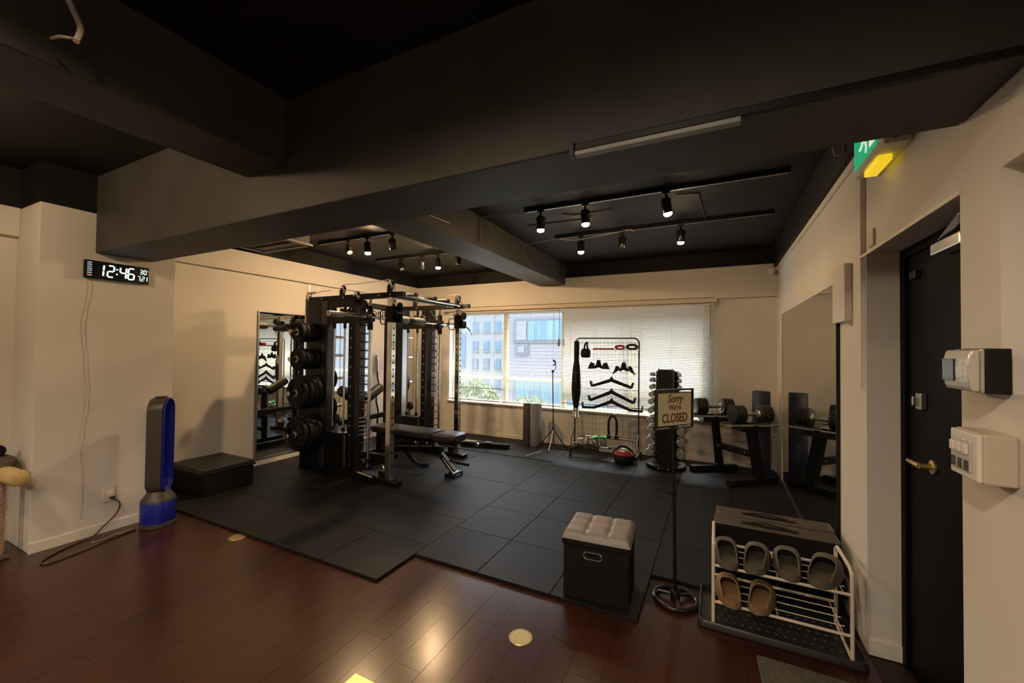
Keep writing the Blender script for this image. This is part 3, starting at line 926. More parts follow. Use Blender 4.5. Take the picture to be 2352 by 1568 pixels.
    obj('stack_pedestal', B().box(-3.96, -3.66, Y - 0.04, Y + 0.04, MT + 0.06, 0.125), M['black'], rk)
    # stack pulley
    b = B()
    b.lathe((-3.865, Y - 0.022, 0.635), (0.25, 1, 0), [(0.012, 0), (0.052, 0.0), (0.058, 0.006), (0.050, 0.018), (0.058, 0.03), (0.052, 0.036), (0.012, 0.036)], 28)
    sp = obj('stack_pulley', b, M['plastic'], rk, smooth=True)
    obj('pulley_yoke', B().box(-3.872, -3.848, Y - 0.012, Y + 0.012, 0.495, 0.63), M['steel'], sp, 0.002)
    b = B()
    b.cyl((-3.915, Y, 0.64), (-3.895, Y, 1.99), 0.0028, n=6)
    b.cyl((-3.815, Y, 0.64), (-3.835, Y, 1.99), 0.0028, n=6)
    obj('cable', b, M['black'], rk)
    # rear upright, glossy with bolts at its top
    ru = obj('rear_upright', B().box(-4.085, -3.985, Y - 0.05, Y + 0.05, MT + 0.05, 1.98), M['bsteel'], rk, 0.004)
    obj('upright_face', B().box(-3.9855, -3.981, Y - 0.046, Y + 0.046, MT + 0.10, 1.71), M['steel'], ru, label='brushed grey front face of the rear upright') if s > 0 else \
        obj('upright_face', B().box(-4.08, -3.99, Y - 0.0525, Y - 0.050, MT + 0.08, 1.71), M['vinyl'], ru)
    # top arm
    tb = obj('top_arm', B().box(-4.34, -2.985, Y - 0.03, Y + 0.03, 1.975, 2.035), M['black'], rk, 0.004)
    obj('end_block', B().box(-2.985, -2.90, Y - 0.028, Y + 0.028, 1.978, 2.032), M['vinyl'], tb, 0.003)
    b = B()
    for xx in (-3.22, -3.06, -3.75, -4.1): b.cyl((xx, Y - 0.030, 2.005), (xx, Y - 0.037, 2.005), 0.010, n=8)
    obj('bolt_row', b, M['steel'], tb)
    # chrome pulleys on top
    for xx, zz, r in ((-3.09, 2.105, 0.054), (-3.80, 2.10, 0.050), (-3.53, 2.01, 0.055)):
        if s > 0 and xx == -3.53: continue
        b = B()
        yo = Y - 0.018 - (0.05 if xx == -3.53 else 0)
        b.lathe((xx, yo, zz), (0.3, 1, 0), [(0.010, 0), (r * 0.9, 0), (r, 0.006), (r * 0.85, 0.016), (r, 0.028), (r * 0.9, 0.034), (0.010, 0.034)], 28)
        pl_ = obj('top_pulley', b, M['chrome'], rk, smooth=True)
        b = B()
        b.obox((xx, yo + 0.01, zz - r * 0.75), (0.035, 0.05, r * 1.3))
        b.cyl((xx - 0.004, yo - 0.006, zz), (xx + 0.014, yo + 0.044, zz), 0.017, n=12)
        obj('pulley_bracket', b, M['black'], pl_, 0.002)
    # low pulley
    b = B()
    b.lathe((-3.155, Y - 0.02, 0.165), (0.25, 1, 0), [(0.012, 0), (0.046, 0), (0.052, 0.006), (0.044, 0.018), (0.052, 0.03), (0.046, 0.036), (0.012, 0.036)], 28)
    lp = obj('low_pulley', b, M['chrome'], rk, smooth=True)
    obj('pulley_bracket', B().box(-3.19, -3.12, Y - 0.03, Y + 0.03, MT + 0.06, 0.15), M['black'], lp, 0.003)
    # arched cable over the top
    b = B()
    if s < 0:
        b.tube(smoothpts([(-3.83, Y, 2.13), (-3.79, Y, 2.155), (-3.55, Y, 2.155), (-3.25, Y, 2.165), (-3.08, Y, 2.165), (-3.035, Y, 2.12), (-3.03, Y, 2.03)], 5), 0.0032, 6)
        b.tube([(-4.36, Y, 2.07), (-4.15, Y, 2.10), (-4.0, Y, 2.105)], 0.0032, 6)
    else:
        b.tube(smoothpts([(-3.50, Y, 2.135), (-3.3, Y, 2.155), (-3.12, Y, 2.165), (-3.05, Y, 2.14), (-3.03, Y, 2.04)], 5), 0.0032, 6)
    obj('cable', b, M['cord'], rk, smooth=True)

rack_side(3.28, -1)
rack_side(4.53, 1)
# large black guard plate at the near rear corner with plate pegs
gp = obj('guard_plate', B().box(-4.335, -4.095, 3.235, 3.320, MT + 0.05, 2.00), M['black'], rk, 0.006)
obj('guard_plate', B().box(-4.335, -4.095, 4.490, 4.575, MT + 0.05, 2.00), M['black'], rk, 0.006)
b = B()
b.box(-4.10, -3.48, 3.235, 3.245, 1.715, 1.80)
b.box(-4.10, -3.48, 3.235, 3.245, 1.895, 1.975)
obj('upper_plate', b, M['black'], rk, 0.002)
obj('upper_plate', B().box(-4.10, -3.48, 4.485, 4.495, 1.715, 1.775), M['black'], rk, 0.002)
PEGZ = (1.61, 1.31, 0.935, 0.475)
for z in PEGZ:
    for yy, e in ((3.236, 2.90), (4.574, 4.90)):
        b = B()
        b.cyl((-4.17, yy, z), (-4.17, e, z), 0.0235, n=18)
        pg = obj('plate_peg', b, M['chrome'], rk, smooth=True)
        obj('peg_collar', B().cyl((-4.17, yy, z), (-4.17, yy + (e - yy) * 0.06, z), 0.036, n=18), M['black'], pg, smooth=True)
# rear pole with a chrome cap
b = B()
b.cyl((-4.375, 3.25, 1.56), (-4.375, 3.25, 2.02), 0.016, n=14)
b.tube(smoothpts([(-4.375, 3.25, 2.02), (-4.36, 3.25, 2.07), (-4.32, 3.25, 2.085), (-4.22, 3.25, 2.085)], 4), 0.012, 10)
obj('rear_pole', b, M['chrome'], rk, smooth=True)
obj('pole_foot', B().box(-4.40, -4.35, 3.215, 3.285, MT, 0.42), M['black'], rk, 0.003)
b = B()
b.lathe((-4.33, 3.235, 2.055), (0.2, 1, 0), [(0.01, 0), (0.045, 0), (0.040, 0.012), (0.045, 0.024), (0.01, 0.024)], 24)
obj('top_pulley', b, M['steel'], rk, smooth=True)
# cross members
for z0, z1 in ((1.965, 2.035), (0.50, 0.56), (MT, 0.09)):
    obj('cross_member', B().box(-4.14, -4.08, 3.32, 4.49, z0, z1), M['black'], rk, 0.004)
# pull up bar across the front top
b = B()
b.tube(smoothpts([(-3.02, 3.30, 2.005), (-2.985, 3.5, 2.005), (-2.985, 3.9, 2.005), (-2.985, 4.3, 2.005), (-3.0, 4.46, 2.005), (-3.04, 4.52, 2.005)], 5), 0.014, 12)
obj('pull_up_bar', b, M['chrome'], rk, smooth=True)
b = B()
b.cyl((-3.12, 3.31, 2.01), (-3.12, 4.50, 2.01), 0.024, n=16)
obj('front_cross_bar', b, M['black'], rk, smooth=True)
for yy, mm in ((3.62, 'padgrey'), (3.98, 'rubber'), (4.25, 'rubber')):
    b = B()
    b.cyl((-3.25, yy, 2.055), (-3.06, yy + 0.06, 2.055), 0.020, n=16)
    gr = obj('bar_grip', b, M[mm], rk, smooth=True)
    obj('grip_joint', B().cyl((-3.08, yy + 0.055, 2.0), (-3.08, yy + 0.055, 2.075), 0.022, n=14), M['black'], gr, smooth=True)
obj('grip_mount', B().box(-3.28, -3.10, 3.55, 4.35, 2.018, 2.036), M['black'], rk, 0.003)
# smith bar on its rails
b = B()
b.cyl((-3.33, 3.05, 1.775), (-3.33, 4.76, 1.775), 0.0145, n=18)
sm = obj('smith_bar', b, M['chrome'], rk, smooth=True)
for a, c in ((2.71, 3.17), (4.64, 5.00)):
    b = B()
    b.lathe((-3.33, a, 1.775), (0, 1, 0), [(0.017, 0.02), (0.017, 0.0), (0.026, 0.0), (0.026, c - a), (0.017, c - a), (0.017, c - a - 0.02)], 22)
    obj('sleeve', b, M['chrome'], sm, smooth=True)
for yy in (3.20, 4.44):
    b = B()
    b.box(-3.41, -3.30, yy - 0.012, yy + 0.012, 1.70, 1.83)
    b.bar((-3.33, yy, 1.775), (-3.45, yy, 1.71), 0.02, 0.03, (0, 1, 0))
    b.cyl((-3.33, yy - 0.03, 1.775), (-3.33, yy + 0.03, 1.775), 0.036, n=16)
    obj('safety_hook', b, M['black'], sm, 0.002)
# triangular gusset and pulley cluster under the top arms
for Y in (3.34, 4.47):
    b = B()
    b.prism([(0, 0), (0.15, -0.19), (0.17, -0.15), (0.06, 0.0)], (-3.56, Y, 1.97), (1, 0, 0), (0, 0, 1), (0, 0.02, 0))
    obj('gusset', b, M['black'], rk, 0.002)
    for xx in (-3.86, -3.74, -3.62):
        b = B()
        b.lathe((xx, Y - 0.02, 1.845), (0.2, 1, 0), [(0.01, 0), (0.05, 0), (0.054, 0.006), (0.047, 0.016), (0.054, 0.026), (0.05, 0.032), (0.01, 0.032)], 24)
        pl_ = obj('upper_pulley', b, M['plastic'], rk, smooth=True)
        obj('pulley_bolt', B().cyl((xx, Y - 0.03, 1.845), (xx, Y + 0.02, 1.845), 0.009, n=8), M['steel'], pl_)
# foot plate tube and low details
b = B()
b.cyl((-3.44, 3.22, 0.105), (-3.20, 3.20, 0.09), 0.022, n=14)
obj('foot_bar', b, M['chrome'], rk, smooth=True)
b = B()
b.box(-3.42, -3.14, 3.34, 3.40, 0.19, 0.29)
b.tube(smoothpts([(-3.26, 3.335, 0.30), (-3.16, 3.335, 0.335), (-3.14, 3.335, 0.36), (-3.20, 3.335, 0.37), (-3.25, 3.335, 0.355)], 4), 0.006, 8)
obj('low_bracket', b, M['black'], rk, 0.003)
b = B()
for i in range(5): b.bar((-3.47, 3.25, 0.50 + i * 0.045), (-3.40, 3.25, 0.515 + i * 0.045), 0.03, 0.014)
obj('hook_stack', b, M['steel'], rk, 0.002)
# V shaped roller pads
b = B()
b.lathe((-3.95, 3.66, 0.79), (0, -0.27, 0.165), [(0.02, 0), (0.056, 0.002), (0.063, 0.02), (0.063, 0.28), (0.056, 0.30), (0.02, 0.302)], 24)
obj('roller_pad', b, M['vinyl'], rk, smooth=True)
b = B()
b.lathe((-3.95, 3.78, 0.79), (0, 0.30, 0.165), [(0.02, 0), (0.056, 0.002), (0.063, 0.02), (0.063, 0.28), (0.056, 0.30), (0.02, 0.302)], 24)
obj('roller_pad', b, M['vinyl'], rk, smooth=True)
b = B()
b.box(-3.98, -3.92, 3.69, 3.75, 0.54, 0.80)
b.box(-4.10, -3.92, 3.69, 3.75, 0.50, 0.56)
obj('pad_post', b, M['black'], rk, 0.003)

# bar pad wrapped on the smith bar (a thing of its own)
t = thing('bar_pad', 'grey foam pad with a black strap around the smith bar', 'bar pad', (-3.33, 3.88, 1.775))
for a, c, mm, nm in ((3.60, 3.82, 'padgrey', 'foam'), (3.82, 3.92, 'rubber', 'strap'), (3.92, 4.12, 'padgrey', 'foam')):
    b = B()
    b.lathe((-3.33, a, 1.775), (0, 1, 0), [(0.016, 0), (0.047, 0), (0.050, 0.01), (0.050, c - a - 0.01), (0.047, c - a), (0.016, c - a)], 28, True)
    obj(nm, b, M[mm], t, smooth=True)

# weight plates
def plate(z, y, r, th, label, red=False, X=-4.17):
    t = thing('weight_plate', label, 'weight plate', (X, y, z), 'weight plates on the rack pegs')
    b = B()
    h = th
    b.lathe((X, y + h / 2, z), (0, -1, 0), [(0.025, 0), (0.05, 0), (r * 0.86, h * 0.1), (r * 0.92, 0), (r, h * 0.15), (r, h * 0.85), (r * 0.92, h), (r * 0.86, h * 0.8), (r * 0.55, h * 0.72), (0.052, h), (0.025, h)], 40, True)
    obj('disc', b, M['rubber'], t, smooth=True)
    b = B()
    b.lathe((X, y - h / 2 - 0.0015, z), (0, 1, 0), [(0.0245, 0), (0.036, 0), (0.036, 0.006), (0.0245, 0.006)], 24, True)
    obj('hub_ring', b, M['steel'], t, smooth=True)
    if red:
        b = B()
        for a in (2.2, 5.2):
            q = Vector((math.cos(a), 0, math.sin(a))) * r * 0.62
            b.obox(Vector((X, y - h / 2 + 0.006 - 0.001, z)) + q, (0.022, 0.012, 0.035))
        obj('print', b, M['red'], t, label='red printed mark')
        b = B()
        for a in (0.6, 2.7, 4.8):
            q = Vector((math.cos(a), 0, math.sin(a))) * r * 0.66
            P = [Vector((X, y - h / 2 + 0.002, z)) + q + Vector((-math.sin(a), 0, math.cos(a))) * k for k in (-0.05, 0.05)]
            b.cyl(P[0], P[1], 0.016, n=10)
        obj('grip_bar', b, M['black'], t, smooth=True)
pegs = ['top', 'second', 'third', 'bottom']
rs = [(0.11, 0.11), (0.118, 0.118), (0.168, 0.19), (0.178, 0.20)]
for k, z in enumerate(PEGZ):
    ro, ri = rs[k]
    y = 3.178
    for q in range(4):
        r = ri if q < 3 else ro
        place = ['innermost', 'second', 'third', 'outermost'][q]
        plate(z, y, r, 0.052, '%s black weight plate on the %s near side peg of the rack' % (place, pegs[k]), red=(q == 3 and k >= 2))
        y -= 0.055
for k, z in enumerate(PEGZ):
    plate(z, 4.632, rs[k][1], 0.052, 'black weight plate on the %s far side peg of the rack' % pegs[k])

# lettering on the left wall beyond the rack
LY, LZT, LH, LSX = 4.985, 1.945, 0.10, 1.32
lw_ = thing('wall_lettering', 'black word ONE with a curved line on the left wall above the curl bar', 'lettering', (XL + 0.002, LY, LZT))
text('letters', 'ONE', LH / 0.72, (XL + 0.003, LY, LZT), (0, 1, 0), (0, 0, 1), M['black'], lw_, 0.0012, sx=LSX)
b = B()
b.tube(smoothpts([(XL + 0.003, LY - 0.42, LZT - 0.05), (XL + 0.003, LY - 0.10, LZT - 0.035), (XL + 0.003, LY + 0.12, LZT - 0.055), (XL + 0.003, LY + 0.30, LZT - 0.10)], 6), 0.0022, 6)
obj('curved_line', b, M['farframe'], lw_)
b = B()
b.prism([(-0.08, 0.0), (0.05, 0.012), (0.15, 0.06), (0.03, 0.045)], (XL + 0.002, LY, LZT + LH + 0.015), (0, 1, 0), (0, 0, 1), (0.002, 0, 0))
obj('emblem', b, M['black'], lw_)

# curl bar leaning on the mirror
t = thing('curl_bar', 'zigzag curl bar standing upright against the left wall behind the rack', 'curl bar', (-4.86, 4.92, MT))
b = B()
b.tube([(-4.86, 4.92, MT), (-4.865, 4.92, 0.30), (-4.87, 4.945, 0.42), (-4.875, 4.90, 0.58), (-4.88, 4.90, 0.70), (-4.885, 4.955, 0.88), (-4.887, 4.93, 0.98), (-4.89, 4.93, 1.05)], 0.014, 12)
obj('shaft', b, M['bsteel'], t, smooth=True)
b = B()
b.lathe((-4.89, 4.93, 1.05), (-0.01, 0, 1), [(0.030, 0), (0.032, 0.015), (0.023, 0.02), (0.023, 0.27), (0.020, 0.275)], 18)
obj('sleeve', b, M['steel'], t, smooth=True)

# ================================================================== WEIGHT BENCH
bn = thing('weight_bench', 'black adjustable weight bench standing inside the power rack', 'bench', (-3.0, 3.86, MT))
def pad(x0, x1, w0, w1, z0, z1, name):
    """rounded upholstered pad along x"""
    b = B()
    n = 14
    rows = []
    for i in range(n + 1):
        u = i / n
        x = x0 + (x1 - x0) * u
        w = w0 + (w1 - w0) * u
        e = min(1.0, (min(u, 1 - u) * (x1 - x0)) / 0.06)
        k = math.sqrt(max(0.0, 1 - (1 - e) ** 2)) * 0.28 + 0.72
        w *= k
        hh = (z1 - z0) * (0.80 + 0.20 * min(1, e))
        ring = []
        for q in range(16):
            a = 2 * PI * q / 16
            cy = math.copysign(abs(math.cos(a)) ** 0.35, math.cos(a)) * w / 2
            cz = math.copysign(abs(math.sin(a)) ** 0.45, math.sin(a)) * hh / 2
            ring.append(b.bm.verts.new((x, 3.85 + cy, (z0 + z1) / 2 + cz)))
        rows.append(ring)
    for A, C in zip(rows, rows[1:]): b.bridge(A, C)
    b.bm.faces.new(rows[0][::-1])
    b.bm.faces.new(rows[-1])
    return obj(name, b, M['vinyl'], bn, smooth=True)
pad(-2.86, -2.55, 0.33, 0.28, 0.405, 0.495, 'seat')
pad(-3.82, -2.88, 0.28, 0.30, 0.415, 0.50, 'back_pad')
b = B()
b.box(-3.74, -2.90, 3.825, 3.875, 0.36, 0.415)
obj('pad_rail', b, M['black'], bn, 0.004)
b = B()
b.bar((-3.75, 3.85, 0.20), (-2.80, 3.85, 0.30), 0.06, 0.06)
obj('main_rail', b, M['black'], bn, 0.004)
b = B()
b.bar((-2.92, 3.85, 0.33), (-2.63, 3.85, MT + 0.04), 0.06, 0.055)
fl_ = obj('front_leg', b, M['black'], bn, 0.004)
b = B()
b.prism([(-0.055, 0.0), (0.055, 0.0), (0.034, 0.26), (-0.034, 0.26)], (-2.590, 3.85, MT + 0.01), (0, 1, 0), Vector((-0.27, 0, 0.24)).normalized(), (0.008, 0, 0.006))
obj('leg_plate', b, M['steel'], fl_, 0.003, label='brushed steel face plate on the front leg')
obj('front_foot', B().box(-2.70, -2.585, 3.75, 3.95, MT, MT + 0.045), M['black'], bn, 0.006)
b = B()
b.cyl((-2.70, 3.84, 0.178), (-2.59, 3.84, 0.172), 0.010, n=12)
b.cyl((-2.60, 3.84, 0.173), (-2.44, 3.84, 0.168), 0.015, n=14)
obj('pull_handle', b, M['rubber'], bn, smooth=True)
# curved adjustment strip with holes
b = B()
arc = [(-3.335 + 0.37 * u, 0.25 - 0.175 * math.sin(min(1, u * 1.15) * PI / 2) + 0.03 * max(0, u - 0.7) / 0.3) for u in [i / 14 for i in range(15)]]
for (a0, c0), (a1, c1) in zip(arc, arc[1:]):
    b.bar((a0, 3.80, c0), (a1 + (a1 - a0) * 0.15, 3.80, c1 + (c1 - c0) * 0.15), 0.012, 0.046, (0, 0, 1))
ad = obj('adjustment_arc', b, M['bsteel'], bn)
b = B()
for i in (2, 5, 7, 9, 11, 13): b.cyl((arc[i][0], 3.7935, arc[i][1]), (arc[i][0], 3.7928, arc[i][1]), 0.008, n=10)
obj('arc_holes', b, M['steel'], ad)
b = B()
b.box(-3.80, -3.70, 3.58, 4.12, MT, MT + 0.06)
b.box(-3.79, -3.73, 3.82, 3.88, MT + 0.05, 0.40)
obj('rear_foot', b, M['black'], bn, 0.004)
for xx, zz in ((-2.98, 0.365), (-2.86, 0.345), (-3.15, 0.355)):
    b = B()
    b.lathe((xx, 3.80, zz), (0, -1, 0), [(0.016, 0), (0.022, 0.006), (0.022, 0.022), (0.012, 0.032)], 14)
    obj('adjust_knob', b, M['chrome'], bn, smooth=True)
b = B()
b.tube([(-3.05, 3.74, 0.335), (-3.05, 3.70, 0.335), (-2.93, 3.70, 0.36)], 0.007, 8)
obj('pop_pin', b, M['chrome'], bn, smooth=True)
b = B()
b.box(-2.84, -2.60, 3.80, 3.90, 0.365, 0.405)
obj('seat_bracket', b, M['black'], bn, 0.003)

# ================================================================== LONG RAIL ON THE FLOOR BY THE WINDOW WALL
t = thing('steel_rail', 'long black steel rail lying on the mats under the window wall', 'rail', (-3.1, 5.22, MT))
obj('beam', B().bar((-3.75, 5.03, MT + 0.032), (-2.66, 5.255, MT + 0.032), 0.075, 0.062), M['black'], t, 0.004)
obj('slide', B().bar((-3.75, 5.06, MT + 0.069), (-3.16, 5.18, MT + 0.069), 0.035, 0.012), M['offw'], t, 0.002)
b = B()
b.lathe((-3.10, 5.09, MT + 0.035), (-0.2, 1, 0), [(0.026, 0), (0.030, 0.006), (0.030, 0.04), (0.012, 0.05), (0.012, 0.09)], 16)
obj('clamp_knob', b, M['chrome'], t, smooth=True)
obj('stop_block', B().bar((-3.02, 5.181, MT + 0.072), (-2.92, 5.202, MT + 0.072), 0.05, 0.018), M['steel'], t, 0.002)

# ================================================================== YOGA MATS, TRIPOD STAND
def roll(x, y, r, h, mm, label):
    t = thing('rolled_mat', label, 'exercise mat', (x, y, MT))
    obj('roll', B().lathe((x, y, MT), (0, 0, 1), [(r * 0.96, 0), (r, 0.006), (r, h - 0.006), (r * 0.96, h), (0.02, h - 0.001)], 32), M[mm], t, smooth=True)
    b = B()
    pts = []
    for i in range(60):
        a = i * 0.42
        rr = 0.015 + (r - 0.02) * i / 60
        pts.append((x + rr * math.cos(a), y + rr * math.sin(a), h + MT + 0.0005))
    b.tube(pts, 0.0022, 4)
    obj('spiral_edge', b, M['dkmat'], t)
roll(-2.405, 5.625, 0.085, 0.615, 'greymat', 'rolled light grey exercise mat standing upright beneath the window')
roll(-2.575, 5.70, 0.070, 0.605, 'dkmat', 'rolled dark exercise mat standing behind the light grey roll')

t = thing('tripod_stand', 'thin black tripod stand with a curved clip before the window', 'tripod stand', (-2.10, 5.57, MT))
b = B()
b.cyl((-2.105, 5.57, 0.10), (-2.125, 5.57, 1.13), 0.0075, n=10)
obj('pole', b, M['black'], t, smooth=True)
for k, (dx, dy) in enumerate(((-0.24, -0.03), (0.02, -0.24), (0.17, 0.10))):
    b = B()
    b.tube([(-2.107, 5.57, 0.30), (-2.107 + dx * 0.95, 5.57 + dy * 0.95, MT + 0.014)], 0.007, 8)
    lg_ = obj('leg', b, M['black'] if k != 1 else M['offw'], t, smooth=True)
    obj('rubber_foot', B().ball((-2.107 + dx, 5.57 + dy, MT + 0.012), 0.012, 10), M['rubber'], lg_, smooth=True)
obj('collar', B().cyl((-2.106, 5.57, 0.27), (-2.107, 5.57, 0.33), 0.014, n=12), M['black'], t, smooth=True)
b = B()
b.ball((-2.125, 5.57, 1.135), 0.020, 12)
obj('ball_joint', b, M['black'], t, smooth=True)
b = B()
b.tube(smoothpts([(-2.125, 5.57, 1.14), (-2.10, 5.57, 1.15), (-2.085, 5.57, 1.18), (-2.085, 5.57, 1.24), (-2.10, 5.57, 1.275), (-2.125, 5.57, 1.285)], 4), 0.005, 8)
b.tube(smoothpts([(-2.12, 5.57, 1.225), (-2.095, 5.57, 1.235), (-2.085, 5.57, 1.255), (-2.095, 5.57, 1.285), (-2.12, 5.57, 1.30)], 4), 0.010, 8)
obj('clip', b, M['black'], t, smooth=True)

# ================================================================== WIRE MESH RACK
mr = thing('mesh_rack', 'black wire mesh rack on castors standing before the window', 'rack', (-1.335, 5.50, MT))
RX0, RX1, RY, RT = -1.765, -0.906, 5.50, 1.612
b = B()
P = [(RX0, RY, 0.10), (RX0, RY, RT - 0.07)] + [(RX0 + 0.07 - 0.07 * math.cos(a), RY, RT - 0.07 + 0.07 * math.sin(a)) for a in (0.3, 0.6, 0.9, 1.2, PI / 2)]
P += [(RX1 - 0.07 + 0.07 * math.sin(a), RY, RT - 0.07 + 0.07 * math.cos(a)) for a in (0, 0.35, 0.7, 1.0, 1.3, PI / 2)] + [(RX1, RY, 0.10)]
b.tube(P, 0.0095, 10)
obj('frame', b, M['black'], mr, smooth=True)
b = B()
for i in range(1, 17):
    x = RX0 + (RX1 - RX0) * i / 17
    b.cyl((x, RY, 0.30), (x, RY, RT - 0.02), 0.0012, n=5, caps=False)
for i in range(17):
    z = 0.30 + i * 0.078
    b.cyl((RX0, RY, z), (RX1, RY, z), 0.0014 if i not in (0, 4, 8, 12, 16) else 0.0026, n=5, caps=False)
obj('mesh_panel', b, M['black'], mr)
for x in (RX0, RX1):
    b = B()
    b.tube([(x, 5.31, 0.115), (x, 5.69, 0.115)], 0.010, 8)
    b.tube([(x, RY, 0.36), (x, 5.36, 0.26), (x, 5.33, 0.12)], 0.006, 8)
    b.cyl((x, RY, 0.11), (x, RY, 0.2), 0.014, n=10)
    fr_ = obj('base_runner', b, M['steel'] if x == RX1 else M['black'], mr, smooth=True)
    for y in (5.325, 5.675):
        b = B()
        b.cyl((x - 0.012, y, MT + 0.026), (x + 0.012, y, MT + 0.026), 0.0255, n=18)
        b.box(x - 0.016, x + 0.016, y - 0.008, y + 0.008, MT + 0.03, 0.11)
        obj('castor', b, M['plastic'], fr_, smooth=True)
b = B()
for i in range(12):
    y = 5.325 + i * 0.031
    b.cyl((RX0, y, 0.115), (-1.195, y, 0.115), 0.0028, n=5, caps=False)
BKX = -1.195
for i in range(19):
    x = RX0 + (BKX - RX0) * i / 18
    b.cyl((x, 5.325, 0.112), (x, 5.668, 0.112), 0.002, n=5, caps=False)
    b.cyl((x, 5.325, 0.112), (x, 5.325, 0.175), 0.002, n=5, caps=False)
b.cyl((RX0, 5.325, 0.175), (BKX, 5.325, 0.175), 0.005, n=8)
b.cyl((RX0, 5.325, 0.145), (BKX, 5.325, 0.145), 0.003, n=6)
b.cyl((RX0, 5.66, 0.235), (RX1, 5.66, 0.235), 0.007, n=8)
for i in range(26):
    x = RX0 + (RX1 - RX0) * i / 25
    b.cyl((x, 5.66, 0.112), (x, 5.66, 0.235), 0.002, n=5, caps=False)
obj('lower_basket', b, M['black'], mr)
b = B()
b.box(-1.50, -0.895, 5.40, 5.405, 1.452, 1.462)
b.box(-1.50, -0.895, 5.485, 5.49, 1.452, 1.462)
for i in range(14): b.box(-1.50 + i * 0.0462, -1.496 + i * 0.0462, 5.40, 5.49, 1.452, 1.456)
b.tube([(-0.895, 5.405, 1.457), (-0.87, 5.40, 1.475)], 0.004, 6)
obj('small_shelf', b, M['steel'], mr)
YF = 5.478
# long hanging bag
t = thing('hanging_bag', 'long tapered black bag with red print hanging at the left rack post', 'bag', (-1.725, 5.418, 1.56))
b = B()
b.lathe((-1.720, 5.418, 1.575), (-0.006, 0, -1), [(0.022, 0), (0.036, 0.02), (0.036, 0.18), (0.034, 0.27), (0.048, 0.36), (0.058, 0.48), (0.064, 0.62), (0.062, 0.72), (0.048, 0.82), (0.038, 0.89), (0.034, 0.93)], 20)
obj('sleeve', b, M['blackfab'], t, smooth=True)
b = B()
b.lathe((-1.7255, 5.418, 0.66), (0, 0, -1), [(0.036, 0), (0.042, 0.02), (0.036, 0.05), (0.040, 0.06), (0.040, 0.10), (0.046, 0.11), (0.046, 0.14), (0.02, 0.15)], 14)
obj('buckle_end', b, M['steel'], t, smooth=True)
b = B()
for z in (1.03, 1.07, 1.11, 1.15): b.obox((-1.712, 5.358, z), (0.018, 0.006, 0.026))
obj('print', b, M['red'], t, label='red printed lettering strip')
b = B()
b.tube([(-1.72, 5.418, 1.575), (-1.725, 5.46, 1.595), (-1.73, 5.487, 1.6)], 0.004, 6)
obj('hook', b, M['steel'], t)
# pouch with strap
t = thing('hanging_pouch', 'black pouch with a loop strap hanging near the rack top', 'pouch', (-1.592, 5.46, 1.40))
b = B()
b.lathe((-1.592, 5.41, 1.345), (0, 0, 1), [(0.045, 0), (0.062, 0.012), (0.068, 0.06), (0.062, 0.105), (0.040, 0.122)], 16)
obj('pouch_body', b, M['blackfab'], t, smooth=True)
b = B()
b.tube(smoothpts([(-1.61, 5.41, 1.46), (-1.605, 5.412, 1.52), (-1.588, 5.46, 1.555), (-1.572, 5.412, 1.52), (-1.565, 5.41, 1.46)], 4), 0.012, 8)
obj('strap', b, M['blackfab'], t, smooth=True)
# coiled ropes on the small shelf
def coil(cx, cz, r, mm, label, loops=4, w=0.012):
    b = B()
    pts = []
    for i in range(loops * 14):
        a = i * 2 * PI / 14
        pts.append((cx + r * 1.35 * math.cos(a) + 0.003 * math.sin(i), 5.445 + 0.022 * math.sin(a * 0.31 + i * 0.2), cz + w + r * 0.55 * (1 + math.sin(a))))
    b.tube(pts, w, 8)
    return tag(obj('rope_coil', b, M[mm], smooth=True, loc=(cx, 5.445, cz)), label, 'rope')
coil(-1.14, 1.456, 0.040, 'redfab', 'dark red coiled strap on the small rack shelf')
coil(-0.985, 1.456, 0.048, 'rubber', 'black coiled strap at the right end of the small shelf', w=0.014)
b = B()
b.tube(smoothpts([(-1.49, 5.44, 1.470), (-1.42, 5.425, 1.470), (-1.36, 5.455, 1.470), (-1.30, 5.43, 1.470), (-1.22, 5.45, 1.470)], 5), 0.010, 8)
tag(obj('pink_rope', b, M['pink'], smooth=True, loc=(-1.36, 5.44, 1.46)), 'thin pink rope stretched along the left of the small shelf', 'rope')
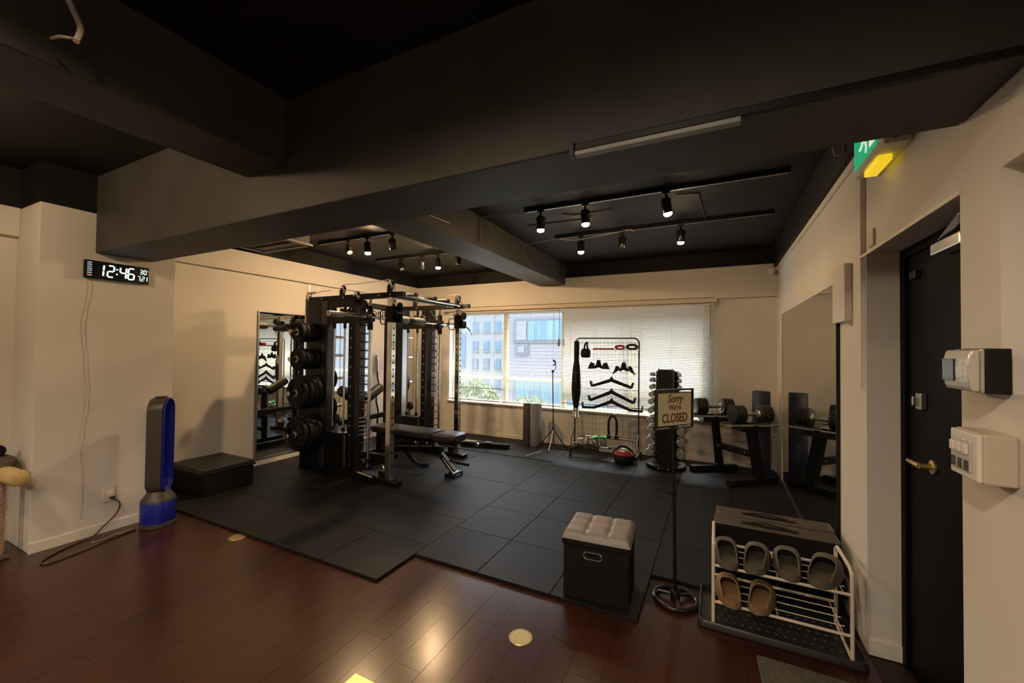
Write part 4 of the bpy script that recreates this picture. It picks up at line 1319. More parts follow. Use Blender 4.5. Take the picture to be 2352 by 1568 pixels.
# V grips with wing plates
def vgrip(cx, zt, wing, drop, label, flat):
    t = thing('cable_grip', label, 'cable grip', (cx, YF, zt))
    def ribbon(pts, th=0.016, w=0.03):
        b = B()
        for p, q in zip(pts, pts[1:]): b.bar((p[0], YF - 0.02, p[1]), (q[0], YF - 0.02, q[1]), w, th, (0, 0, 1))
        return b
    b = B()
    b.prism([(-0.022, 0.0), (0.022, 0.0), (0.036, -0.06), (0.062, -0.10), (0.05, -0.118), (0.0, -0.095), (-0.05, -0.118), (-0.062, -0.10), (-0.036, -0.06)], (cx, YF - 0.03, zt), (1, 0, 0), (0, 0, 1), (0, 0.02, 0))
    obj('yoke', b, M['black'], t, 0.003)
    b = B()
    b.tube([(cx + 0.011 * math.cos(a), YF - 0.02, zt + 0.008 + 0.011 * math.sin(a)) for a in [i * PI / 5 for i in range(10)]], 0.004, 6, True)
    b.tube([(cx, YF - 0.02, zt + 0.02), (cx, YF + 0.02, zt + 0.028)], 0.003, 6)
    obj('hanger', b, M['steel'], t, smooth=True)
    for s in (-1, 1):
        b = B()
        b.prism([(0.045 * s, -0.10), (0.060 * s, -0.045), (wing * 0.72 * s, -0.045 + (0.02 if flat else -0.02)), (wing * s, -drop), ((wing * 0.42) * s, -drop * (0.98 if flat else 0.62))], (cx, YF - 0.035, zt), (1, 0, 0), (0, 0, 1), (0, 0.03, 0))
        obj('wing', b, M['vinyl'], t, 0.003)
        b = B()
        b.tube(smoothpts([(cx + 0.058 * s, YF - 0.035, zt - 0.085), (cx + 0.085 * s, YF - 0.035, zt - 0.095), (cx + 0.098 * s, YF - 0.035, zt - 0.065), (cx + 0.080 * s, YF - 0.035, zt - 0.045)], 4), 0.010, 8)
        obj('finger_hook', b, M['black'], t, smooth=True)
vgrip(-1.425, 1.315, 0.150, 0.118, 'V shaped grip handle with wide grey wings hanging at left', True)
vgrip(-1.092, 1.290, 0.150, 0.165, 'V shaped grip handle with downward wings hanging at right', False)
# lat bars
def latbar(cx, zc, half, dz, label, kind):
    t = thing('lat_bar', label, 'lat bar', (cx, YF, zc))
    b = B()
    b.prism([(-0.026, 0.0), (0, 0.030), (0.026, 0.0), (half * 0.94, -dz), (half * 0.9, -dz - 0.034), (0, -0.040), (-half * 0.9, -dz - 0.034), (-half * 0.94, -dz)], (cx, YF - 0.035, zc), (1, 0, 0), (0, 0, 1), (0, 0.026, 0))
    obj('bar', b, M['black'], t, 0.004)
    b = B()
    b.tube([(cx + 0.012 * math.cos(a), YF - 0.02, zc + 0.022 + 0.012 * math.sin(a)) for a in [i * PI / 5 for i in range(10)]], 0.0045, 6, True)
    b.tube([(cx, YF - 0.02, zc + 0.035), (cx, YF + 0.02, zc + 0.042)], 0.003, 6)
    obj('hanger', b, M['steel'], t, smooth=True)
    for s in (-1, 1):
        b = B()
        if kind == 'hook':
            b.prism([(half * 0.86 * s, -dz - 0.032), (half * 1.0 * s, -dz - 0.024), (half * 1.06 * s, -dz + 0.045), (half * 0.98 * s, -dz + 0.05), (half * 0.93 * s, -dz)], (cx, YF - 0.055, zc), (1, 0, 0), (0, 0, 1), (0, 0.06, 0))
        else:
            b.bar((cx + half * 0.90 * s, YF - 0.022, zc - dz - 0.016), (cx + half * 1.5 * s, YF - 0.022, zc - dz - 0.022), 0.03, 0.030)
            b.prism([(half * 1.45 * s, -dz - 0.035), (half * 1.52 * s, -dz - 0.03), (half * 1.55 * s, -dz + 0.05), (half * 1.49 * s, -dz + 0.05)], (cx, YF - 0.055, zc), (1, 0, 0), (0, 0, 1), (0, 0.06, 0))
        obj('end_grip', b, M['plastic'], t, 0.003)
latbar(-1.250, 1.070, 0.275, 0.085, 'uppermost chevron lat bar hanging on the mesh rack', 'hook')
latbar(-1.248, 0.912, 0.302, 0.120, 'middle chevron lat bar hanging on the mesh rack', 'hook')
latbar(-1.246, 0.785, 0.262, 0.095, 'lowest and widest lat bar on the mesh rack', 'flat')
t = thing('triceps_rope', 'black triceps rope folded over a hook low on the rack', 'rope', (-1.225, YF, 0.58))
b = B()
b.tube(smoothpts([(-1.278, YF - 0.03, 0.33), (-1.282, YF - 0.03, 0.45), (-1.272, YF - 0.03, 0.54), (-1.225, YF - 0.03, 0.585), (-1.185, YF - 0.03, 0.54), (-1.175, YF - 0.03, 0.45), (-1.180, YF - 0.03, 0.33)], 6), 0.0155, 10)
obj('rope', b, M['rubber'], t, smooth=True)
for x in (-1.278, -1.180):
    b = B()
    b.lathe((x, YF - 0.03, 0.335), (0, 0, -1), [(0.016, 0), (0.030, 0.008), (0.034, 0.03), (0.026, 0.052), (0.008, 0.056)], 16)
    obj('rope_end', b, M['plastic'], t, smooth=True)
b = B()
b.tube([(-1.212, YF - 0.03, 0.578), (-1.205, YF - 0.03, 0.610), (-1.205, YF + 0.008, 0.625)], 0.007, 8)
obj('ring', b, M['chrome'], t, smooth=True)
# things in the lower basket
def blob(name, cx, cy, z, sx, sy, sz, mm, label, cat, seed):
    rnd = random.Random(seed)
    t = thing(name, label, cat, (cx, cy, z))
    return t, rnd
for k, (cx, cy, lab) in enumerate(((-1.675, 5.40, 'silver and black cable handle leftmost in the rack basket'), (-1.600, 5.53, 'silver and black cable handle at the back of the rack basket'), (-1.500, 5.395, 'silver and black cable handle lying flat beside the jars'))):
    t = thing('pull_stirrup', lab, 'cable handle', (cx, cy, 0.118), 'handles in the rack basket')
    a = 0.5 + k * 1.1
    d = Vector((math.cos(a), math.sin(a), 0))
    p = Vector((0, 0, 0.14 + 0.018 * k)) + Vector((cx, cy, 0))
    b = B()
    b.cyl(p - d * 0.065, p + d * 0.065, 0.017, n=14)
    obj('grip', b, M['rubber'], t, smooth=True)
    b = B()
    b.tube([p - d * 0.07, p - d * 0.065 + Vector((0, 0, 0.05)), p + Vector((0, 0, 0.10)), p + d * 0.065 + Vector((0, 0, 0.05)), p + d * 0.07], 0.007, 8)
    obj('bow', b, M['steel'], t, smooth=True)
    b = B()
    b.bar(p + Vector((-0.02, 0, 0.10)), p + Vector((0.05, 0.01, 0.115)), 0.035, 0.012)
    obj('strap_end', b, M['white'], t, 0.003)
for k, (cx, cy, lab) in enumerate(((-1.470, 5.49, 'clear jar with bright green lid at left in the rack basket'), (-1.372, 5.535, 'clear jar with bright green lid at right in the rack basket'))):
    t = thing('lidded_jar', lab, 'jar', (cx, cy, 0.118), 'green lidded jars in the rack basket')
    obj('jar_body', B().lathe((cx, cy, 0.118), (0, 0, 1), [(0.040, 0), (0.044, 0.01), (0.044, 0.13), (0.038, 0.14)], 20), M['farframe'], t, smooth=True)
    obj('lid', B().lathe((cx, cy, 0.258), (0, 0, 1), [(0.046, 0), (0.047, 0.004), (0.047, 0.026), (0.036, 0.030), (0.034, 0.036), (0.012, 0.038)], 20), M['green'], t, smooth=True)
t = thing('folded_strap', 'pale grey folded strap lying in the middle of the rack basket', 'strap', (-1.22, 5.42, 0.118))
b = B()
for i in range(3): b.bar((-1.385, 5.375 + 0.01 * i, 0.127 + 0.017 * i), (-1.215, 5.385 + 0.01 * i, 0.127 + 0.017 * i), 0.06, 0.014)
obj('band', b, M['silver'], t, 0.004)
obj('buckle', B().box(-1.27, -1.22, 5.36, 5.42, 0.172, 0.185), M['black'], t, 0.003)
t = thing('red_bag', 'red and black bag slumped at the right front of the mesh rack', 'bag', (-1.052, 5.33, MT))
b = B()
b.lathe((-1.052, 5.330, MT + 0.001), (0, 0, 1), [(0.108, 0), (0.124, 0.02), (0.129, 0.07), (0.124, 0.105)], 24)
obj('bag_base', b, M['blackfab'], t, smooth=True)
b = B()
b.lathe((-1.052, 5.330, MT + 0.105), (0, 0, 1), [(0.125, 0), (0.129, 0.012), (0.120, 0.035), (0.095, 0.05)], 24)
obj('bag_rim', b, M['redfab'], t, smooth=True)
b = B()
b.tube(smoothpts([(-1.15, 5.29, 0.165), (-1.10, 5.29, 0.225), (-1.03, 5.30, 0.235), (-0.97, 5.31, 0.195), (-0.945, 5.30, 0.165)], 5), 0.020, 8)
obj('bag_handle', b, M['black'], t, smooth=True)
b = B()
b.tube(smoothpts([(-1.13, 5.26, 0.172), (-1.06, 5.25, 0.226), (-0.98, 5.26, 0.19), (-0.945, 5.27, 0.16)], 5), 0.006, 8)
obj('piping', b, M['white'], t, smooth=True)
b = B()
b.lathe((-1.06, 5.31, 0.172), (0, 0, 1), [(0.07, 0), (0.06, 0.025), (0.02, 0.035)], 16)
obj('contents', b, M['silver'], t, smooth=True)

# ================================================================== DUMBBELL TOWER
TX, TY = -0.560, 5.40
tw = thing('dumbbell_tower', 'black tower rack on a round base holding chrome dumbbells', 'dumbbell rack', (TX, TY, MT))
b = B()
b.lathe((TX, TY, MT), (0, 0, 1), [(0.225, 0), (0.235, 0.012), (0.235, 0.045), (0.21, 0.06)], 36)
obj('base', b, M['black'], tw, smooth=True)
b = B()
b.prism([(-0.088, 0.06), (0.088, 0.06), (0.088, 1.17), (-0.088, 1.17)], (TX, TY - 0.11, MT), (1, 0, 0), (0, 0, 1), (0, 0.24, 0))
obj('column', b, M['black'], tw, 0.004)
b = B()
b.prism([(-0.150, 0.06), (0.150, 0.06), (0.135, 1.17), (-0.135, 1.17)], (TX, TY + 0.115, MT), (1, 0, 0), (0, 0, 1), (0, 0.02, 0))
obj('back_plate', b, M['black'], tw, 0.004)
b = B()
for x in (-0.082, 0.082):
    b.bar((TX + x * 0.95, TY - 0.117, 0.10), (TX + x * 0.95, TY - 0.117, 1.235), 0.012, 0.014, (0, 1, 0))
obj('face_strip', b, M['bsteel'], tw, 0.002)
b = B()
for i in range(7): b.box(TX - 0.066 + i * 0.02, TX - 0.054 + i * 0.02, TY - 0.118, TY - 0.10, 0.85, 1.20)
obj('face_ribs', b, M['vinyl'], tw, 0.002)
obj('top_cap', B().lathe((TX, TY, 1.19), (0, 0, 1), [(0.10, 0), (0.105, 0.015), (0.08, 0.03)], 24), M['black'], tw, smooth=True)
b = B()
for x in (-0.06, 0.05): b.cyl((TX + x, TY - 0.222, MT + 0.03), (TX + x, TY - 0.238, MT + 0.03), 0.010, n=10)
obj('base_bolts', b, M['steel'], tw)
LZ = [1.163, 1.092, 1.008, 0.918, 0.832, 0.727, 0.607, 0.490, 0.366, 0.225]
def dumbbell(x, y, z, r, L, label):
    t = thing('chrome_dumbbell', label, 'dumbbell', (x, y, z), 'chrome dumbbells on the tower rack')
    d = Vector((0.02 if x < TX else 0.10, -1, 0)).normalized()
    c = Vector((x, y, z))
    b = B()
    b.cyl(c - d * (L / 2 - 0.05), c + d * (L / 2 - 0.05), 0.013, n=12)
    obj('handle', b, M['chrome'], t, smooth=True)
    for s in (-1, 1):
        b = B()
        b.lathe(c + d * s * (L / 2 - 0.06), d * s, [(0.013, 0), (r * 0.8, 0.0), (r, 0.012), (r, 0.048), (r * 0.9, 0.058), (r * 0.86, 0.060)], 22)
        obj('head', b, M['steel'], t, smooth=True)
for side, nm in ((-1, 'left'), (1, 'right')):
    for i, z in enumerate(LZ):
        off = 0.148 + 0.0012 * i
        r = 0.026 + 0.0027 * i
        dumbbell(TX + side * (off + r * 0.2), TY - 0.06, z, r, 0.19 + 0.012 * i, '%s chrome dumbbell from the top in the %s column of the tower' % (ORD[i], nm) if i else 'topmost chrome dumbbell in the %s column of the tower' % nm)
b = B()
for side in (-1, 1):
    for i, z in enumerate(LZ):
        off = 0.150 + 0.0012 * i
        r = 0.026 + 0.0029 * i
        b.box(TX + min(side * 0.06, side * (off + 0.03)), TX + max(side * 0.06, side * (off + 0.03)), TY - 0.074, TY - 0.046, z - 0.026, z - 0.0138)
obj('support_arms', b, M['black'], tw, 0.002)

# ================================================================== DUMBBELL STAND WITH TWO ADJUSTABLE DUMBBELLS
ds = thing('dumbbell_stand', 'black steel dumbbell stand with two cradles beside the mirror', 'dumbbell stand', (0.16, 5.35, MT))
FL0, FL1 = Vector((-0.275, 5.362, 0)), Vector((0.215, 5.66, 0))
FR0, FR1 = Vector((0.115, 4.93, 0)), Vector((0.575, 5.34, 0))
UL, UR = Vector((0.03, 5.548, 0)), Vector((0.415, 5.197, 0))
for k, (a, c) in enumerate(((FL0, FL1), (FR0, FR1))):
    b = B()
    b.bar(a + Vector((0, 0, MT + 0.035)), c + Vector((0, 0, MT + 0.035)), 0.07, 0.07)
    obj('foot', b, M['black'], ds, 0.004)
fdir = (FL1 - FL0).normalized()
sdir = (UR - UL).normalized()
for k, (u_, wd) in enumerate(((UL, 0.07), (UR, 0.11))):
    lean = -fdir * 0.10 if k else -fdir * 0.06
    b = B()
    top = u_ + lean + Vector((0, 0, 0.66 if k == 0 else 0.64))
    b.bar(u_ + Vector((0, 0, MT + 0.06)), top, wd, 0.06, tuple(sdir))
    pu = obj('upright', b, M['black'], ds, 0.004)
    b = B()
    for z in (0.11,):
        p = u_ + Vector((0, 0, z)) - fdir * 0.055
        b.ball(p - sdir * 0.015, 0.009, 8)
        b.ball(p + sdir * 0.025, 0.009, 8)
    obj('bolt', b, M['steel'], pu, smooth=True)
b = B()
b.bar(UL - fdir * 0.045 + Vector((0, 0, 0.335)), UR - fdir * 0.06 + Vector((0, 0, 0.335)), 0.03, 0.075)
cb = obj('cross_bar', b, M['black'], ds, 0.003)
b = B()
for f in (0.12, 0.80):
    p = UL.lerp(UR, f) - fdir * 0.07 + Vector((0, 0, 0.335))
    b.ball(p, 0.010, 8)
obj('bolt', b, M['steel'], cb, smooth=True)
ndir = Vector((0, 0, 1))
def cradle_and_bell(c, axis, label, zt):
    """c: centre above the upright; axis: dumbbell axis"""
    axis = axis.normalized()
    side = axis.cross(ndir).normalized()
    b = B()
    b.obox(c + Vector((0, 0, zt - 0.075)), (0.30, 0.20, 0.05), Matrix((axis, side, ndir)).transposed())
    obj('cradle', b, M['black'], ds, 0.004)
    for s in (-1, 1):
        b = B()
        b.cyl(c + Vector((0, 0, zt - 0.035)) + side * s * 0.085 - axis * 0.27, c + Vector((0, 0, zt - 0.035)) + side * s * 0.085 + axis * 0.27, 0.013, n=12)
        obj('cradle_rail', b, M['steel'], ds, smooth=True)
        b = B()
        b.obox(c + Vector((0, 0, zt - 0.055)) + side * s * 0.085, (0.05, 0.03, 0.05), Matrix((axis, side, ndir)).transposed())
        obj('rail_clamp', b, M['black'], ds, 0.003)
    t = thing('adjustable_dumbbell', label, 'dumbbell', tuple(c + Vector((0, 0, zt))))
    cc = c + Vector((0, 0, zt + 0.075))
    b = B()
    b.cyl(cc - axis * 0.10, cc + axis * 0.10, 0.021, n=16)
    obj('handle', b, M['steel'], t, smooth=True)
    for s in (-1, 1):
        for q in range(4):
            b = B()
            t0 = 0.085 + q * 0.032
            b.lathe(cc + axis * s * t0, axis * s, [(0.03, 0), (0.088 + 0.001 * (q % 2), 0.0), (0.097, 0.004), (0.097, 0.0275), (0.088, 0.0305), (0.03, 0.0305)], 28)
            obj('disc', b, M['vinyl'], t, smooth=True)
        b = B()
        b.lathe(cc + axis * s * 0.070, axis * s, [(0.024, 0), (0.04, 0.002), (0.05, 0.012), (0.05, 0.015)], 20)
        obj('lock_hub', b, M['steel'], t, smooth=True)
ax_l = (FL1 - FL0)
cL = UL - fdir * 0.075
cR = UR - fdir * 0.105
cradle_and_bell(cL, Vector((0.93, 0.36, 0)), 'black adjustable dumbbell on the cradle nearer the window', 0.715)
cradle_and_bell(cR, Vector((0.86, 0.51, 0)), 'black adjustable dumbbell on the cradle nearer the mirror', 0.700)

t = thing('foam_roller', 'tall dark navy foam roller standing in the corner by the mirror', 'foam roller', (0.47, 5.56, MT))
obj('cylinder', B().lathe((0.462, 5.56, MT), (0, 0, 1), [(0.085, 0), (0.092, 0.008), (0.092, 0.965), (0.085, 0.975), (0.02, 0.976)], 32), M['navy'], t, smooth=True)

# ================================================================== OTTOMAN
ot = thing('storage_ottoman', 'black storage ottoman with a tufted grey cushion lid near the sign stand', 'ottoman', (-0.625, 2.46, MT), rotz=math.radians(4.5))
def local(o_):
    ROOT[o_.name] = (0, 0, 0)
    return o_
local(ot)
OW, OD, OH = 0.370, 0.305, 0.318
obj('box', B().box(-OW / 2, OW / 2, -OD / 2, OD / 2, 0, OH), M['blackfab'], ot, 0.006)
lw, ld = OW / 2 + 0.010, OD / 2 + 0.010
obj('lid_rim', B().box(-lw, lw, -ld, ld, OH - 0.012, OH + 0.022), M['blackfab'], ot, 0.006)
b = B()
N = 36
btn = [(-0.062, -0.05), (0.062, -0.05), (-0.062, 0.05), (0.062, 0.05)]
segs = [((-0.062, -0.05), (0.062, -0.05)), ((-0.062, 0.05), (0.062, 0.05)), ((-0.062, -0.05), (-0.062, 0.05)), ((0.062, -0.05), (0.062, 0.05))]
for sx_ in (-1, 1):
    for sy_ in (-1, 1):
        segs.append(((0.062 * sx_, 0.05 * sy_), (0.062 * sx_, ld * sy_)))
        segs.append(((0.062 * sx_, 0.05 * sy_), (lw * sx_, 0.05 * sy_)))
def segd(px, py, a, c):
    ax_, ay, cx_, cy_ = *a, *c
    dx, dy = cx_ - ax_, cy_ - ay
    u = max(0, min(1, ((px - ax_) * dx + (py - ay) * dy) / (dx * dx + dy * dy)))
    return math.hypot(px - ax_ - u * dx, py - ay - u * dy)
grid = []
for i in range(N + 1):
    row = []
    for j in range(N + 1):
        x, y = -lw + 2 * lw * i / N, -ld + 2 * ld * j / N
        e = min(lw - abs(x), ld - abs(y))
        h = 0.046 * (1 - max(0, 1 - e / 0.035) ** 2.2)
        dm = min(segd(x, y, a, c) for a, c in segs)
        h -= 0.010 * math.exp(-(dm / 0.010) ** 2) * min(1, e / 0.03)
        db = min(math.hypot(x - p, y - q) for p, q in btn)
        h -= 0.016 * math.exp(-(db / 0.020) ** 2)
        row.append(b.bm.verts.new((x, y, OH + 0.020 + h)))
    grid.append(row)
for i in range(N):
    for j in range(N):
        b.bm.faces.new((grid[i][j], grid[i + 1][j], grid[i + 1][j + 1], grid[i][j + 1]))
cu_ = obj('cushion', b, M['leather'], ot, smooth=True)
for p, q in btn:
    obj('button', B().lathe((p, q, OH + 0.039), (0, 0, 1), [(0.013, 0), (0.0145, 0.004), (0.010, 0.008), (0.002, 0.009)], 16), M['leather'], cu_, smooth=True)
b = B()
ringpts = []
for i in range(28):
    a = 2 * PI * i / 28
    cxx = 0.031 if math.cos(a) > 0 else -0.031
    ringpts.append((cxx - 0.015 + 0.020 * math.cos(a), -OD / 2 - 0.001, 0.258 + 0.020 * math.sin(a)))
b.tube(ringpts, 0.0042, 8, True)
hr = obj('handle_ring', b, M['chrome'], ot, smooth=True)
b = B()
b.prism([(p[0], p[2]) for p in ringpts], (0, -OD / 2 - 0.0015, 0), (1, 0, 0), (0, 0, 1), (0, 0.001, 0))
obj('handle_hole', b, M['black'], hr)

# ================================================================== SIGN STAND
sg = thing('sign_stand', 'standing sign reading Sorry We\'re CLOSED on a black round foot', 'sign', (-0.214, 2.585, 0))
b = B()
BX, BY = -0.214, 2.585
b.tube([(BX + 0.116 * math.cos(2 * PI * i / 40), BY + 0.116 * math.sin(2 * PI * i / 40), 0.014) for i in range(40)], 0.0135, 10, True)
bs = obj('base_ring', b, M['bsteel'], sg, smooth=True)
for k in range(3):
    a = math.radians(-75 + 120 * k)
    b = B()
    d = Vector((math.cos(a), math.sin(a), 0))
    b.bar(Vector((BX, BY, 0.034)), Vector((BX, BY, 0.016)) + d * 0.112, 0.024, 0.010)
    obj('spoke', b, M['bsteel'], bs, 0.003)
obj('hub', B().lathe((BX, BY, 0.004), (0, 0, 1), [(0.026, 0), (0.026, 0.045), (0.022, 0.052), (0.012, 0.055)], 20), M['black'], sg, smooth=True)
b = B()
PX, PY = -0.232, 2.608
b.cyl((BX, BY, 0.04), (BX + (PX - BX) * 0.55, BY + (PY - BY) * 0.55, 0.62), 0.0098, n=14)
b.cyl((BX + (PX - BX) * 0.55, BY + (PY - BY) * 0.55, 0.60), (PX, PY, 0.985), 0.0078, n=14)
pl = obj('pole', b, M['black'], sg, smooth=True)
b = B()
b.cyl((-0.222, 2.595, 0.60), (-0.222, 2.595, 0.635), 0.0135, n=14)
b.cyl((-0.222, 2.595, 0.618), (-0.245, 2.583, 0.618), 0.005, n=8)
b.ball((-0.247, 2.582, 0.618), 0.008, 8)
obj('clamp', b, M['black'], pl, smooth=True)
ud = Vector((0.19, 0.252, 0)).normalized()
zd = Vector((0, 0, 1))
nd = ud.cross(zd)
sc = Vector((-0.233, 2.612, 1.107)) + nd * 0.012
hw, hh = 0.156, 0.113
b = B()
for s in (-1, 1):
    b.bar(sc + zd * s * hh - ud * hw, sc + zd * s * hh + ud * hw, 0.014, 0.011, tuple(zd))
    b.bar(sc + ud * s * (hw - 0.0055) - zd * hh, sc + ud * s * (hw - 0.0055) + zd * hh, 0.014, 0.011, tuple(nd))
fm = obj('frame', b, M['bsteel'], sg, 0.002)
b = B()
for s in (-1, 1):
    b.bar(sc + zd * s * (hh - 0.016) - ud * (hw - 0.018), sc + zd * s * (hh - 0.016) + ud * (hw - 0.018), 0.012, 0.004, tuple(zd))
    b.bar(sc + ud * s * (hw - 0.020) - zd * (hh - 0.016), sc + ud * s * (hw - 0.020) + zd * (hh - 0.016), 0.012, 0.004, tuple(nd))
obj('inner_frame', b, M['black'], fm, 0.001)
b = B()
b.obox(sc, ((hw - 0.021) * 2, (hh - 0.017) * 2, 0.006), Matrix((ud, zd, nd)).transposed())
bd = obj('board', b, M['signface'], sg)
b = B()
b.bar(sc - zd * hh - nd * 0.01 - ud * 0.03, sc - zd * hh - nd * 0.01 + ud * 0.03, 0.018, 0.02)
b.bar(sc - zd * (hh + 0.02) - nd * 0.012, sc - zd * (hh - 0.05) - nd * 0.012, 0.012, 0.012)
obj('bracket', b, M['black'], sg, 0.002)
text('sorry_lettering', 'Sorry', 0.064, sc + nd * 0.0032 + zd * 0.040, ud, zd, M['signtext'], bd, 0.0006, shear=0.28, offset=0.0018, sx=0.86)
text('were_lettering', 'We\'re', 0.047, sc + nd * 0.0032 - zd * 0.006, ud, zd, M['signtext'], bd, 0.0006, shear=0.0, offset=0.0012, sx=0.84)
text('closed_lettering', 'CLOSED', 0.072, sc + nd * 0.0032 - zd * 0.076, ud, zd, M['signtext'], bd, 0.0006, offset=0.0024, sx=0.78)

# ================================================================== SHOE RACK, TRAY, CLOGS, BOXES
tr = thing('boot_tray', 'black rimmed boot tray beneath the white shoe rack', 'tray', (0.27, 2.61, 0))
TX0, TX1, TY0, TY1 = -0.076, 0.612, 2.415, 2.79
obj('bottom', B().box(TX0, TX1, TY0, TY1, 0.0, 0.006), M['tray'], tr)
b = B()
R_ = 0.03
P = []
for (cx, cy, a0) in ((TX1 - R_, TY1 - R_, 0), (TX0 + R_, TY1 - R_, 90), (TX0 + R_, TY0 + R_, 180), (TX1 - R_, TY0 + R_, 270)):
    for k in range(6):
        a = math.radians(a0 + 18 * k)
        P.append((cx + R_ * math.cos(a), cy + R_ * math.sin(a)))
n = len(P)
prev = None
rows = []
cxm, cym = (TX0 + TX1) / 2, (TY0 + TY1) / 2
for off, z in ((0.0, 0.0), (0.006, 0.032), (0.002, 0.037), (-0.006, 0.036), (-0.010, 0.030), (-0.014, 0.006)):
    row = []
    for (px, py) in P:
        dx, dy = px - cxm, py - cym
        row.append(b.bm.verts.new((px + math.copysign(off, dx), py + math.copysign(off, dy), z)))
    rows.append(row)
for A, C in zip(rows, rows[1:]): b.bridge(A, C)
obj('rim', b, M['tray'], tr, smooth=True)
b = B()
for i in range(15):
    for j in range(6):
        x = TX0 + 0.07 + i * 0.038 + (0.019 if j % 2 else 0)
        y = TY0 + 0.055 + j * 0.052
        b.lathe((x, y, 0.0055), (0, 0, 1), [(0.015, 0), (0.013, 0.003), (0.004, 0.0045)], 10)
stuff(obj('bumps', b, M['tray'], tr, smooth=True))

sr = thing('shoe_rack', 'white tube shoe rack with two wire shelves by the door', 'shoe rack', (0.27, 2.6, 0.006))
SX0, SX1, SY0, SY1 = -0.014, 0.568, 2.445, 2.745
z0_ = 0.0065
for x in (SX0, SX1):
    b = B()
    zt = 0.445 if x == SX0 else 0.430
    P = [(x, SY0, z0_ + 0.009), (x, SY0, zt - 0.045), (x, SY0 + 0.006, zt - 0.02), (x, SY0 + 0.028, zt - 0.004), (x, SY0 + 0.06, zt), (x, SY1 - 0.06, zt), (x, SY1 - 0.022, zt - 0.006), (x, SY1 - 0.004, zt - 0.03), (x, SY1, zt - 0.06), (x, SY1, z0_ + 0.009)]
    b.tube(smoothpts(P, 4), 0.0088, 12)
    sd_ = obj('side_frame', b, M['offw'], sr, smooth=True)
    obj('runner', B().tube([(x, SY0, z0_ + 0.012), (x, SY1, z0_ + 0.012)], 0.0075, 10), M['offw'], sd_, smooth=True)
for zf, zr, nw in ((0.318, 0.318, 3), (0.128, 0.128, 3)):
    for y, z in ((SY0 + 0.002, zf), (SY1 - 0.002, zr)):
        b = B()
        b.cyl((SX0, y, z), (SX1, y, z), 0.0075, n=12)
        obj('shelf_rail', b, M['offw'], sr, smooth=True)
    for k in range(nw):
        y = SY0 + (SY1 - SY0) * (k + 1) / (nw + 1)
        obj('shelf_wire', B().cyl((SX0 + 0.012, y, zf), (SX1 - 0.012, y, zf), 0.0028, n=8), M['offw'], sr, smooth=True)
    for x in (SX0 + 0.030, (SX0 + SX1) / 2, SX1 - 0.030):
        obj('cross_wire', B().cyl((x, SY0 + 0.004, zf - 0.004), (x, SY1 - 0.004, zf - 0.004), 0.0032, n=8), M['offw'], sr, smooth=True)

